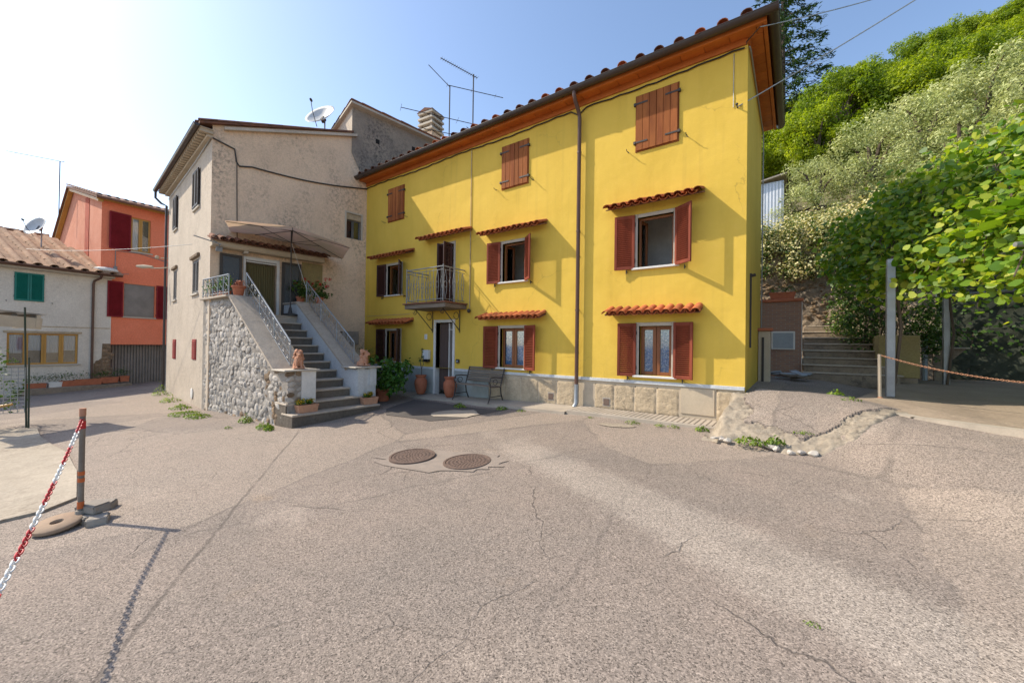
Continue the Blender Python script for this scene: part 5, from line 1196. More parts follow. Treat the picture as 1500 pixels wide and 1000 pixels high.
# ================================================================== CHAIN POST, SLAB, FENCE AND LEAN-TO (left)
px0, py0 = -5.24, -7.51; pz0 = G(px0, py0)
t = thing('chain_post', 'rusty striped iron post standing on a round concrete ring', 'post', (px0, py0, pz0)); PTH = 1.17
b = MB(); b.tube([(0, 0, .12), (0, 0, PTH)], .024, 10); b.build('pole', mt['rustpost'], t, smooth=True)
for z0, z1, m_ in ((PTH - .07, PTH + .01, 'lion'), (PTH - .2, PTH - .12, 'red'), (.42, .46, 'orangeband'), (.49, .53, 'orangeband'), (.15, .22, 'orangeband')):
    b = MB(); b.tube([(0, 0, z0), (0, 0, z1)], .027, 10); b.build('band', mt[m_], t, smooth=True)
b = MB(); b.lathe([(.05, .0), (.04, .13), (.001, .13)], 12); b.build('foot', mt['block'], t)
t = thing('concrete_ring', 'round rusty concrete ring leaning on the ground by the chain post', 'ring', (px0 + .03, py0 - .16, pz0 + .055), 0); t.rotation_euler = (R(8), R(5), 0)
bmv = MB(); prof = [(.045, -.025), (.165, -.025), (.18, -.01), (.18, .015), (.168, .025), (.05, .025), (.042, .012), (.042, -.015)]; n = 36; vs = []; fs = []
for k in range(n):
    a = 6.2832 * k / n
    for r_, z in prof: vs.append((r_ * math.cos(a), r_ * math.sin(a), z))
m = len(prof)
for k in range(n):
    for j in range(m): fs.append((k * m + j, k * m + (j + 1) % m, ((k + 1) % n) * m + (j + 1) % m, ((k + 1) % n) * m + j))
bmv.add(vs, fs); bmv.build('ring', mt['disc'], t, smooth=True)
for k, (dx, dy, dz, rz, w, lab) in enumerate(((.02, .06, .0, 10, .26, 'grey concrete block flat on the ground behind the ring'), (.02, .1, .09, 25, .22, 'grey concrete block topmost of the pile at the post'), (.2, .1, .0, -15, .18, 'broken concrete block at the right end of the pile'), (-.3, .16, .0, 60, .3, 'pale slab fragment leaning behind the chain post'))):
    t = thing('concrete_block', lab, 'block', (px0 + dx, py0 + dy, pz0 + dz), R(rz), 'blocks piled at the chain post')
    bm = bmesh.new(); bmesh.ops.create_cube(bm, size=1, matrix=Tr(0, 0, .045) @ Matrix.Diagonal((w, .16, .09, 1))); bmesh.ops.bevel(bm, geom=bm.edges[:], offset=.012, segments=2, affect='EDGES')
    bmesh.ops.subdivide_edges(bm, edges=bm.edges[:], cuts=1)
    for v in bm.verts: v.co += Vector((random.uniform(-.006, .006), random.uniform(-.006, .006), random.uniform(-.004, .004)))
    me = bpy.data.meshes.new('block'); bm.to_mesh(me); bm.free(); me.materials.append(mt['block']); link('block', me, t)
# red and white plastic chain: hangs from the post towards the camera's left
L_ = []; n = 10
for k in range(n):
    s = -.032 if k < n / 2 else .032; a = math.pi * (k - (0 if k < n / 2 else n / 2)) / (n / 2 - 1)
    L_.append((.019 * math.cos(a) * (1 if k < n / 2 else -1), 0, (-.02 - .019 * math.sin(a)) if k < n / 2 else (.02 + .019 * math.sin(a))))
b = MB(); b.tube(L_, .0062, 6, closed=True); LR = b.mesh('link', mt['red'], True); b = MB(); b.tube(L_, .0062, 6, closed=True); LWt = b.mesh('link', mt['white'], True)
ct = thing('plastic_chain', 'red and white plastic chain sagging from the striped post', 'chain', (px0, py0, pz0 + PTH - .1))
A = Vector((0, 0, 0)); B = Vector((3.4, -.76, -.54)); N_ = 52; pts = []
for k in range(N_ * 3): s = k / (N_ * 3 - 1); p = A.lerp(B, s); p.z -= 4 * .07 * s * (1 - s); pts.append(p)
acc = 0; cnt = 0
ds = [0]
for i in range(1, len(pts)): ds.append(ds[-1] + (pts[i] - pts[i - 1]).length)
tot = ds[-1]; N_ = int(tot / .044)
for k in range(N_):
    s = (k + .5) * tot / N_; i = next(i for i in range(1, len(ds)) if ds[i] >= s); p = pts[i - 1].lerp(pts[i], (s - ds[i - 1]) / (ds[i] - ds[i - 1])); d = (pts[i] - pts[i - 1]).normalized()
    M = Matrix.Translation(p) @ d.to_track_quat('Z', 'Y').to_matrix().to_4x4() @ Rz(R(90) * (k % 2) + R(20)) @ Matrix.Scale(.76, 4)
    link('link', LR if (k // 8) % 2 == 0 else LWt, ct, M)
# pale concrete slab at the left edge
sheet('yard_slab', [(-24, -12), (-13.9, -7.75), (-13.3, -7.25), (-11.9, -7.3), (-9.2, -7.2), (-7.8, -7.25), (-6.3, -7.42), (-6.05, -7.7), (-6.1, -8.6), (-7, -12)], .025, mt['concrete'], label='pale worn concrete slab at the left edge of the yard', sub=.4, thick=.12)
# fence with mesh panel
fz = G(-13.48, -7.32)
t = thing('mesh_fence', 'green post and wire mesh fence panel at the left edge', 'fence', (-13.48, -7.4, fz + .04))
b = MB(); b.tube([(0, 0, 0), (-.16, -.05, 2.75)], .017, 8); b.tube([(.05, .03, 0), (-.02, .02, 1.6)], .016, 8); b.build('post', mt['leaf_dark'] if False else mat('dark_green_paint', (.03, .055, .03), (.05, .05, .035), rough=.6), t)
b = MB()
for i in range(13): z = .35 + i * .085; b.tube([(-.02, -.03, z), (-.7, -1.5, z)], .006, 4)
for i in range(16): s = i / 15; b.tube([(-.02 - .68 * s, -.03 - 1.47 * s, .35), (-.02 - .68 * s, -.03 - 1.47 * s, 1.38)], .006, 4)
f_ = b.build('wire_mesh', mt['galv'], t); f_['kind'] = 'stuff'
b = MB(); b.tube([(-.75, -1.4, .25), (-.1, -.2, .55)], .03, 7); b.build('yellow_bar', mt['yellow_wood'], t)
P, Nn = clumps([(-.6 - random.random() * .5, -.3 - random.random() * 1.0, random.uniform(.2, 1.6)) for _ in range(26)], [.28] * 26, 24)
bt = thing('shrub', 'dark shrub growing behind the wire mesh fence', 'shrub', (-13.9, -7.2, fz)); leaf_obj('foliage', P, Nn, rng.uniform(.06, .12, len(P)), mt['leaf_dark'], bt, .5)
b = MB(); b.tube([(-.8, -.7, 0), (-.8, -.75, 1.2)], .02, 6); b.build('stem', mt['bark'], bt)
t = thing('lean_to', 'small lean-to canopy with corrugated sheet and wooden battens', 'canopy', (-14.2, -7.9, fz))
b = MB(); Mx = Tr(-.9, -1.2, 2.78) @ Rz(R(10)) @ Rx(R(-5)); corrugated(b, Mx, 0, 1.6, 1.75, .12, .03); b.build('sheet', mt['tin'], t)
for i in range(6): b = MB(Mx); b.box(.05, 1.5, .12 + i * .28, .2 + i * .28, -.08, -.01); b.build('batten', mt['wood_grey'], t)
b = MB(Mx); b.box(0, 1.6, 1.6, 1.66, -.3, -.005); b.box(1.5, 1.58, 0, 1.7, -.34, -.082); b.build('fascia', mt['plinth_joint'], t)
b = MB(); b.box(-.75, -.65, -.9, -.8, 0, 2.72); b.build('post', mt['yellow_wood'], t)
# planters at the foot of the white house
k = 0
for u, L, m_, lab in ((-2.55, .62, 'terracotta', 'first terracotta trough from the left at the white house'), (-2.0, .4, 'white_paint', 'white trough among the planters of the white house'), (-1.6, .5, 'terracotta', 'terracotta trough right of the white one'), (-.98, .9, 'terracotta', 'longest terracotta trough by the white house drainpipe'), (-.28, .6, 'terracotta', 'terracotta trough under the corner stones'), (.22, .34, 'terracotta', 'short terracotta trough at the garage end')):
    p = OM @ Vector((u, -.55, 0)); trough(lab, (p.x, p.y, G(p.x, p.y) + .21), math.atan2(.99, -.144), L, .26, .28, m_, 'leaf_dark', None, .38, 150, 'planters along the white house')
p = OM @ Vector((-1.15, -.55, 0)); b = MB(OM); b.box(-2.95, .45, -.8, -.25, -1.2, G(p.x, p.y) + .208, .02); tag(b.build('planter_ledge', mt['retain']), 'low mossy ledge carrying planters before the white house', 'ledge')
# wires on the left
def wire(name_label, p0, p1, sag, r=.008, mat_='galv'):
    p0, p1 = Vector(p0), Vector(p1); b = MB(); b.tube([p0.lerp(p1, s / 20) - p0 - Vector((0, 0, 4 * sag * (s / 20) * (1 - s / 20))) for s in range(21)], r, 5)
    o = b.build('overhead_wire', mt[mat_]); o.location = p0; tag(o, name_label, 'wire', 'overhead wires')
wire('slack wire from the white house roof to the grey house porch', tuple(OM @ Vector((-2.6, .8, 5.35))), (-12.3, -4.75, 4.05), .12, .007)
wire('upper power line running from the yellow eave to the upper right', (.2, -.25, 7.06), (2.75, 1.95, 8.2), .05, .009)
wire('thick power line anchored on the yellow wall corner', (-.16, -.03, 5.9), (4.2, 1.95, 8.65), .05, .011)
b = MB(Tr(-.16, 0, 5.9)); b.tube([(0, 0, 0), (0, -.08, .02)], .012, 6); b.ball((0, -.09, .02), .025); b.build('insulator', mt['iron'], YH)

# ================================================================== RIGHT SIDE: APRON, TERRACE, STEPS, WALLS
# crumbling concrete apron with an asphalt skin at the house corner
def grid_patch(name, x0, x1, y0, y1, st, zf, keep, mat_):
    nx = int((x1 - x0) / st); ny = int((y1 - y0) / st); vs = []; idx = {}; fs = []
    for j in range(ny + 1):
        for i in range(nx + 1):
            x = x0 + i * st; y = y0 + j * st; idx[i, j] = len(vs); vs.append((x, y, zf(x, y)))
    for j in range(ny):
        for i in range(nx):
            if keep(x0 + (i + .5) * st, y0 + (j + .5) * st): fs.append((idx[i, j], idx[i + 1, j], idx[i + 1, j + 1], idx[i, j + 1]))
    used = sorted({k for f in fs for k in f}); mp = {k: n for n, k in enumerate(used)}
    return MB().add([vs[k] for k in used], [tuple(mp[k] for k in f) for f in fs])
def hsh(x, y): return (math.sin(x * 12.9898 + y * 78.233) * 43758.5453) % 1
def wob(t): return .09 * math.sin(t * 3.1 + 1) + .06 * math.sin(t * 7.3) + .03 * math.sin(t * 17)
def apron_edge(x): return -1.5 - .12 * math.sin(x * 2.2) + wob(x) + max(0, x - 1.1) * .9
def apron_z(x, y):
    g = G(max(x, -.165), y); d = y - apron_edge(x)
    dl = (x + .34 + .05 * math.sin(y * 6)) / .14
    rg = .03 * sm(d / .12) * sm(dl) - .06 * (1 - sm(d / .05)) + (hsh(round(x * 22), round(y * 22)) - .5) * .05 * sm(d / .1)
    if x < -.17: g = G(x, y, False) + (G(-.165, y) - G(x, y, False)) * sm(dl)
    return g + rg
b = grid_patch('a', -.46, 2.1, -1.9, .05, .035, apron_z, lambda x, y: y > apron_edge(x) - .06 and not (x < -.0 and y > -.02) and y < .0 + (.05 if x > .05 else 0), mt['rubble_apron'])
tag(b.build('concrete_apron', mt['rubble_apron'], smooth='all'), 'crumbling pale concrete ramp edge at the corner of the yellow house', kind='structure')
def skin_keep(x, y): return y > -1.12 + .12 * math.sin(x * 5) + wob(x * 1.7) * .6 and x > .1 + .08 * math.sin(y * 7) and (x < 1.15 + (y + 1) * .9 + .05 * math.sin(y * 11))
b = grid_patch('s', -.1, 2.9, -1.4, .3, .035, lambda x, y: G(x, y) + .06 + .006 * math.sin(x * 9) * math.sin(y * 8), skin_keep, None)
bm = bmesh.new(); me = bpy.data.meshes.new('tmp'); me.from_pydata(b.v, [], b.f); bm.from_mesh(me)
r_ = bmesh.ops.extrude_face_region(bm, geom=bm.faces[:]); 
for g in r_['geom']:
    if isinstance(g, bmesh.types.BMVert): g.co.z -= .1
bmesh.ops.recalc_face_normals(bm, faces=bm.faces); bm.to_mesh(me); bm.free(); me.materials.append(mt['asphalt']); tag(link('asphalt_skin', me), 'dark asphalt skin laid over the concrete ramp', kind='structure')
for lab, x, y, r, h, n, z in (('weeds on the crumbling ramp edge, leftmost clump', .22, -1.55, .22, .12, 150, .12), ('weeds on the crumbling ramp edge, tall clump', .52, -1.5, .12, .16, 90, .14), ('small weed in a crack of the pale ramp', .85, -1.15, .14, .05, 70, None), ('weed beside the ramp and the terrace kerb', 1.45, -.05, .14, .07, 70, None), ('weed at the end of the terrace kerb in the sun', 1.3, .45, .12, .1, 60, None)):
    weed(lab, x, y, r, h, n, z=(G(x, y) + .05 if z is None else G(x, y) + .06))
for k in range(14):
    x = random.uniform(-.3, 1.0); t_ = link('rubble_stone', random.choice(STONES), None, Tr(x, apron_edge(x) + random.uniform(-.06, .1), G(max(x, -.16), apron_edge(x)) + .03) @ Rz(random.random() * 3) @ Matrix.Diagonal((random.uniform(.03, .09), random.uniform(.03, .07), random.uniform(.02, .05), 1)))
    tag(t_, 'loose pale stone crumbled along the edge of the ramp', 'stone', 'loose stones of the ramp edge')
# terrace slab with a pale kerb
TP = [(1.42, .25), (2.1, -.5), (2.95, -.9), (5.1, -1.98), (12, -5.8), (14, 9), (3.2, 8.5), (2.75, 5.0), (1.75, 1.1)]
b = MB(); b.prism(TP, -.2, .56, 'z')
v2 = []
for (x, y, z) in b.v: v2.append((x, y, z + (.0 if z < 0 else .15 * sm((y + .6) / 2.0))))
b.v = v2; tag(b.build('terrace', mt['terrace']), 'brown concrete terrace under the pergola', kind='structure')
b = MB(); kp = TP[:5]
for (x0, y0), (x1, y1) in zip(kp[:-1], kp[1:]):
    d = Vector((x1 - x0, y1 - y0, 0)); n_ = Vector((d.y, -d.x, 0)).normalized() * .09
    z0 = .575 + .15 * sm((y0 + .6) / 2); z1 = .575 + .15 * sm((y1 + .6) / 2)
    b.add([(x0 + n_.x, y0 + n_.y, z0 - .005), (x1 + n_.x, y1 + n_.y, z1 - .005), (x1 - n_.x, y1 - n_.y, z1), (x0 - n_.x, y0 - n_.y, z0), (x0 + n_.x * 1.1, y0 + n_.y * 1.1, 0), (x1 + n_.x * 1.1, y1 + n_.y * 1.1, 0)], [(0, 1, 2, 3), (4, 5, 1, 0)])
tag(b.build('terrace_kerb', mt['pave']), 'pale concrete kerb along the terrace edge', kind='structure')
# brick pier, low pillar, meter box
t = thing('brick_pier', 'narrow brick-faced pier with a terracotta coping beside the garden steps', 'pier', (0.0, 5.0, .6))
b = MB(); b.box(-.6, .86, 0, .5, -.1, 2.18); b.build('pier', mt['brickface'], t); b = MB(); b.box(-.65, .9, -.05, .55, 2.182, 2.26, .01); b.build('coping', mt['terracotta'], t)
b = MB(); b.box(.861, .875, -.01, .5, -.1, 2.18); b.build('edge_strip', mt['white_paint'], t)
b = MB(); b.box(.18, .72, -.09, -.003, .86, 1.36, .012); mb_ = b.build('meter_box', mt['white_paint'], t); q = MB(); q.box(.22, .68, -.1, -.091, .9, 1.32, .006); q.build('door', mt['bluegrey'], mb_)
trough('terracotta trough with dark plant on top of the brick pier', (.42, 5.2, 2.861), 0, .62, .2, .24, 'terracotta', 'leaf_dark', None, .16, 120, 'terracotta planters')
t = thing('small_pillar', 'low ochre pillar with red coping against the yellow side wall', 'pillar', (.13, 2.95, .6)); b = MB(); b.box(-.12, .12, -.15, .15, 0, 1.3, .01); b.build('shaft', mt['plinth_joint'], t); b = MB(); b.box(-.16, .17, -.2, .2, 1.302, 1.37, .01); b.build('coping', mt['terracotta'], t); b = MB(); b.box(-.05, .0, -.165, -.151, .1, 1.15); b.build('conduit', mt['iron'], t)
t = thing('rubbish_heap', 'heap of broken pale boards and rubble in the shade beside the pier', 'rubble', (.6, 3.9, .7))
for k in range(9): b = MB(Tr(random.uniform(-.4, .5), random.uniform(-.5, .4), .04 + .04 * k * random.random()) @ Rz(random.random() * 3) @ Rx(random.uniform(-.25, .25)) @ Ry(random.uniform(-.2, .2))); b.box(-random.uniform(.15, .45), random.uniform(.15, .4), -.06, .07, 0, .03, .004); b.build('board', mt['wood_grey' if k % 2 else 'bluegrey'], t)
# garden steps
t = thing('garden_steps', 'mossy stone garden steps climbing beside the brick pier', 'steps', (1.7, 4.5, .72))
for i in range(8):
    b = MB(); b.box(-.8 + random.uniform(-.03, .03), 1.02 - .09 * i, i * .34, i * .34 + .5, i * .185 - .2, i * .185 + .145, .03); s_ = b.build('step', mt['retain'], t)
    b = MB(); b.box(-.82, 1.05 - .09 * i + random.uniform(-.05, .05), i * .34 - random.uniform(.0, .05), i * .34 + .47, i * .185 + .146, i * .185 + .185 + random.uniform(-.015, .012), .02, T=Tr(0, .0, 0) @ Rz(random.uniform(-.03, .03))); b.build('tread', mt['tread'], s_)
# ochre block wall and retaining walls
t = thing('ochre_wall', 'short ochre stained block wall behind the pergola post', 'wall', (2.85, 5.0, .6)); b = MB(); b.box(-.45, .28, 0, 1.6, .22, 1.25, .015); b.build('wall', mt['olivewall'], t); b = MB(); b.box(-.44, .25, .02, 1.55, -.1, .219); b.build('footing', mt['terrace'], t)
b = MB()
def rough_wall(P0, P1, z0, z1, st=.16, amp=.07):
    P0, P1 = Vector(P0), Vector(P1); L = (P1 - P0).length; d = (P1 - P0) / L; nrm = Vector((d.y, -d.x)); nx = int(L / st); nz = int((z1 - z0) / st); vs = []
    for j in range(nz + 1):
        for i in range(nx + 1): p = P0 + d * (L * i / nx) + nrm * random.uniform(0, amp); vs.append((p.x, p.y, z0 + (z1 - z0) * j / nz + random.uniform(-.03, .03)))
    return vs, [(j * (nx + 1) + i, j * (nx + 1) + i + 1, (j + 1) * (nx + 1) + i + 1, (j + 1) * (nx + 1) + i) for j in range(nz) for i in range(nx)]
t = thing('retaining_wall', 'high rough stone retaining wall below the flowering hedge', 'wall', (0, 7.6, .5))
b = MB(Tr(0, -7.6, -.5)); b.add(*rough_wall((-9, 7.6), (3.9, 7.6), .4, 4.75)); b.add([(-9, 7.6, 4.7), (3.9, 7.6, 4.7), (3.9, 8.3, 4.8), (-9, 8.3, 4.8)], [(0, 1, 2, 3)]); rw = b.build('wall', mt['retain'], t)
for k in range(290):
    x = random.uniform(-.4, 2.3); z = random.uniform(1.6, 4.7); s = random.uniform(.06, .13); link('stone', random.choice(BSTONES), rw, Tr(x, -.02, z - .5) @ Ry(random.uniform(-.3, .3)) @ Matrix.Diagonal((s, .07, s * .6, 1)))
t = thing('dark_wall', 'dark mossy wall in deep shade under the pergola', 'wall', (6, 8.2, .6)); b = MB(Tr(-6, -8.2, -.6)); b.add(*rough_wall((3.9, 7.6), (12.5, 7.9), .3, 5.2)); b.add(*rough_wall((12.5, 7.9), (13, 0), .3, 5.2)); b.build('wall', mt['darkwall'], t)

# ------------------------------------------------------------------ hillside
HY = [7.8, 10, 15, 27, 45, 62, 120]; HZ = [4.7, 5.6, 8.0, 13.2, 24.5, 26, 27]
def H(x, y):
    z = float(np.interp(y, HY, HZ)); k = sm((x + 13) / 12)
    return max(-1, .0 + z * k + (.09 + .09 * sm((y - 20) / 15)) * max(0, x) * sm((y - 9) / 10)) + .25 * math.sin(x * .5 + y * .3) * sm((y - 9) / 6)
xs = list(np.arange(-16, 90, 2.0)); ys = [7.75, 8.3, 9, 10, 12, 14, 17, 20, 24, 28, 33, 38, 44, 50, 58, 70, 90, 120]
vs = [(x, y, H(x, y)) for y in ys for x in xs]; fs = [(j * len(xs) + i, j * len(xs) + i + 1, (j + 1) * len(xs) + i + 1, (j + 1) * len(xs) + i) for j in range(len(ys) - 1) for i in range(len(xs) - 1)]
tag(MB().add(vs, fs).build('hillside', mt['hill_soil'], smooth='all'), 'steep wooded hillside behind the houses', kind='structure')
# broadleaf trees of the wood
def tree_proto(name, n_cl, rx, rz, hgt, leaf, per, mat_, asp=.6, sz=(.13, .24)):
    b = MB(); b.tube([(0, 0, -1), (.1, 0, hgt * .3), (.0, .1, hgt * .62)], [.2, .15, .08], 7)
    cs = []; rad = []
    for k in range(n_cl):
        d = rnd_dir(1)[0]; q = random.uniform(.55, 1.0); c = np.array([d[0] * rx * q, d[1] * rx * q, hgt * .6 + d[2] * rz * q]); cs.append(c); rad.append(random.uniform(.5, .95) * rx * .42)
        if k % 3 == 0: b.tube([(0, 0, hgt * random.uniform(.25, .55)), tuple(c * np.array([.5, .5, .9])), tuple(c)], [.07, .045, .015], 5)
    P, Nn = clumps(cs, rad, per, .8)
    return b.mesh('trunk', mt['bark']), P, Nn, rng.uniform(*sz, len(P)), mat_, asp
def tree_mesh(pr):
    tr, P, Nn, S, m_, asp = pr; o = leaf_obj('crown', P, Nn, S, mt[m_], None, asp); me = o.data; bpy.data.objects.remove(o); return tr, me
PROT = [tree_mesh(tree_proto('t', 40, 2.6, 2.9, 7.5, .25, 260, 'leaf_forest' if k != 1 else 'leaf_forest2')) for k in range(3)]
def tree(name, label, cat, loc, rz, sc, pr, group):
    t = thing(name, label, cat, loc, rz, group); t.scale = (sc, sc, sc * random.uniform(.9, 1.15))
    link('trunk', pr[0], t); c = link('crown', pr[1], t); return t
spots = []
for row, y in enumerate((21, 25, 29, 33.5, 38.5, 43)):
    n = 13 + row * 3; x0 = -4.5 - row * .6; x1 = 10 + row * 3.5
    for i in range(n): spots.append((x0 + (x1 - x0) * (i + random.uniform(-.3, .3)) / (n - 1), y + random.uniform(-1.5, 1.5)))
for x, y in spots:
    tree('broadleaf_tree', 'bright green broadleaf tree in the wood covering the hillside', 'tree', (x, y, H(x, y) - .3), random.uniform(0, 6.28), random.uniform(.6, .82), random.choice(PROT), 'trees of the hillside wood')
# olive trees
OLV = [tree_mesh(tree_proto('o', 42, 1.55, 1.7, 2.5, .1, 230, 'leaf_olive', .34, (.07, .14))) for k in range(2)]
for lab, x, y, s in (('silvery olive bush left, just behind the flowering hedge', 1.4, 12.2, .95), ('silvery olive tree second from the yellow house', 3.2, 13.6, 1.25), ('tall silvery olive tree in the middle of the slope', 4.9, 14.6, 1.35), ('silvery olive tree right of the middle', 6.6, 15.0, 1.4), ('olive tree at the right edge of the slope', 8.4, 15.6, 1.45), ('upper olive tree below the wood', 6.0, 17.6, 1.3), ('highest olive tree at the far right', 9.6, 18.6, 1.4), ('low olive tree over the vine', 5.4, 12.2, 1.05), ('low olive tree at the right above the vine', 7.3, 12.6, 1.1)):
    tree('olive_tree', lab, 'olive tree', (x, y, H(x, y) - .2), random.uniform(0, 6.28), s, random.choice(OLV), 'olive trees on the slope')
# small roof on the slope, corrugated shed
t = thing('hillside_hut', 'brown tiled hut roof showing among trees on the slope', 'hut', (9.9, 23, H(9.9, 23) + 1.2), R(-25)); b = MB(); b.prism([(-1.7, .6), (0, 1.3), (1.7, .6)], -1.6, 1.6); b.build('roof', mt['tile_dark'], t); b = MB(); b.box(-1.5, 1.5, -1.4, 1.4, -2, .62); b.build('wall', mt['retain'], t)
t = thing('tin_shed', 'grey corrugated tin shed beside the yellow house, above the hedge', 'shed', (-.55, 12, H(-.5, 12)))
b = MB(); n = 40; vv = [(-1.6 + 2.4 * i / n, -.015 * (i % 2)) for i in range(n + 1)]; b.add([(x, y, -1) for x, y in vv] + [(x, y, 2.1 - .0 * x) for x, y in vv], [(i, i + 1, n + 2 + i, n + 1 + i) for i in range(n)]); b.build('cladding', mt['tin'], t); b = MB(); b.box(.8, .83, 0, 2, -1, 2.1); b.build('side', mt['tin'], t); b = MB(Tr(0, 0, 2.14) @ Ry(R(-10))); b.box(-1.8, .95, -.2, 2.1, 0, .06); b.build('roof', mt['block'], t)
# conifer behind the house
t = thing('conifer', 'tall dark spruce rising behind the yellow roof corner', 'conifer', (-.3, 31, H(-.3, 31) - .3)); hc = 25
b = MB(); b.tube([(0, 0, 0), (0, 0, hc)], [.28, .03], 8); b.build('trunk', mt['bark'], t)
P, Nn, T_ = [], [], []; bb = MB()
for k in range(150):
    z = hc * (.12 + .86 * (k / 150)); L = (hc - z) * .2 + .3; a = k * 2.4 + random.uniform(-.3, .3); d = np.array([math.cos(a), math.sin(a), 0])
    tipp = d * L + np.array([0, 0, z - .35 * L + .0]); base = np.array([0, 0, z]); bb.tube([tuple(base), tuple(base * .5 + tipp * .5 + np.array([0, 0, -.02])), tuple(tipp + np.array([0, 0, .12 * L]))], [.03, .02, .006], 4)
    m = int(26 + L * 30); s = rng.random(m) ** .7; c = base + (tipp - base) * s[:, None] + rng.normal(size=(m, 3)) * np.array([.16, .16, .1]) * (.4 + L * .12); c[:, 2] -= rng.random(m) * .22 * L * .6
    P.append(c); Nn.append(rng.normal(size=(m, 3)) * .6 + np.array([0, 0, 1])); T_.append(np.tile(d * .9 + np.array([0, 0, -.4]), (m, 1)))
bb.build('branches', mt['bark'], t); P = np.concatenate(P); leaf_obj('crown', P, np.concatenate(Nn), rng.uniform(.22, .48, len(P)), mt['leaf_con'], t, .28, tip=np.concatenate(T_))
# flowering hedge on the retaining wall
t = thing('flowering_hedge', 'dense hedge thick with cream blossom along the retaining wall top', 'hedge', (1.2, 8.0, 4.6))
cs = [(random.uniform(-2.2, 3.0), random.uniform(-.75, .4), random.uniform(-.75, 1.5)) for _ in range(190)]
cs = [(x, y, z * (.75 + .1 * x if z > 0 else 1)) for x, y, z in cs]; P, Nn = clumps(cs, [.32] * len(cs), 80); leaf_obj('foliage', P, Nn, rng.uniform(.06, .12, len(P)), mt['leaf_jas'], t, .55)
cf = [(c[0], c[1] - .16, c[2] + .06) for c in cs]; P, Nn = clumps(cf, [.4] * len(cf), 90); leaf_obj('blossom', P, Nn, rng.uniform(.05, .085, len(P)), mt['flower_cream'], t, .9)
b = MB()
for k in range(12): x = random.uniform(-2.4, 2.4); b.tube([(x, .1, -.4), (x + .1, 0, .3), (x + random.uniform(-.3, .3), -.1, 1.0)], .015, 5)
b.build('stems', mt['bark'], t)
# dark climbing shrub beside the steps with small pale flowers
t = thing('climbing_shrub', 'dark jasmine shrub with small white flowers above the garden steps', 'shrub', (2.6, 6.3, 1.6))
cs = [(random.uniform(-.95, 1.25), random.uniform(-.5, .6), random.uniform(-.15, 2.0)) for _ in range(95)]
P, Nn = clumps(cs, [.3] * len(cs), 75); leaf_obj('foliage', P, Nn, rng.uniform(.06, .11, len(P)), mt['leaf_dark'], t, .6)
P, Nn = clumps(cs, [.36] * len(cs), 9); leaf_obj('blossom', P, Nn, rng.uniform(.035, .055, len(P)), mt['flower_cream'], t, .9)
b = MB()
for k in range(9): x = random.uniform(-.6, .9); b.tube([(x, -.1, -1.0), (x + random.uniform(-.3, .3), -.2, 0), (x + random.uniform(-.4, .4), 0, 1.2)], .02, 5)
b.build('stems', mt['bark'], t)
t = thing('ivy', 'dark ivy hanging over the mossy wall in the shade', 'ivy', (6, 7.6, 3))
P = np.stack([rng.uniform(-2.1, 6, 2600), rng.uniform(-.25, .1, 2600), rng.uniform(-1.6, 2, 2600)], 1); leaf_obj('foliage', P, rng.normal(size=(2600, 3)) * .5 + np.array([0, -1, .3]), rng.uniform(.07, .13, 2600), mt['leaf_dark'], t, .8)
b = MB(); [b.tube([(x, 0, -2.2), (x + .2, 0, 0), (x, 0, 1.8)], .02, 5) for x in (-1.5, 0, 1.7, 3.5)]; b.build('stems', mt['bark'], t)

# ------------------------------------------------------------------ pergola with vine
t = thing('pergola', 'galvanised steel pergola frame carrying the round-leaved vine', 'pergola', (2.08, 1.23, .68))
def ppost(x, y, h, w): b = MB(); b.box(x - w, x + w, y - w, y + w, 0, h, .008); return b.build('post', mt['galv'], t)
ppost(0, 0, 2.4, .058); ppost(1.5, 3.9, 2.1, .055); ppost(1.3, -4.6, 1.6, .07)
for p0, p1 in (((.5, .1, 2.3), (1.9, -4.4, 1.75)), ((1.5, 3.9, 2.12), (0, 0, 2.38)), ((1.5, 3.9, 2.1), (5, 2.2, 2.1)), ((.7, -2.4, 2.05), (5, -.6, 2.1))):
    b = MB(); b.tube([p0, p1], .03, 6); b.build('beam', mt['galv'], t)
t2 = thing('chain_stub_post', 'short pale rusty post holding a chain beside the pergola post', 'post', (1.9, .86, .66)); b = MB(); b.tube([(0, 0, 0), (-.01, 0, .76)], .026, 9); b.build('pole', mt['flower_cream'] if False else mt['plinth_joint'], t2, smooth=True); b = MB(); b.lathe([(.06, 0), (.03, .04), (.001, .04)], 10); b.build('foot', mt['rope'], t2)
b = MB(); p0, p1 = Vector((1.89, .86, 1.41)), Vector((5.2, -.5, 1.35)); pts = []
n = 150
for s in range(n): q = p0.lerp(p1, s / (n - 1)); q.z -= 4 * .32 * (s / (n - 1)) * (1 - s / (n - 1)); pts.append(q)
rc = thing('rusty_chain', 'thin rusty chain sagging from the short post across the terrace', 'chain', tuple(p0)); k_ = 0
b = MB(); b.tube([(.011 * math.cos(a_ * 1.047), 0, .02 * math.sin(a_ * 1.047)) for a_ in range(6)], .005, 5, closed=True); RL = b.mesh('link', mt['rope'])
for i in range(0, n - 1):
    d = (pts[i + 1] - pts[i]).normalized(); link('link', RL, rc, Matrix.Translation(pts[i] - p0) @ d.to_track_quat('Z', 'Y').to_matrix().to_4x4() @ Rz(R(90) * (i % 2)))
t3 = thing('stone_table', 'pale stone table top on a bracket under the pergola', 'table', (3.95, 6.6, .7)); b = MB(); b.box(-.35, .3, -.25, .3, .84, .88, .008); b.build('top', mt['pave'], t3); b = MB(); b.prism([(-.3, .839), (.28, .839), (-.05, .45), (-.3, .45)], -.05, .05); b.box(-.28, -.12, -.04, .04, 0, .449); b.build('bracket', mt['retain'], t3)
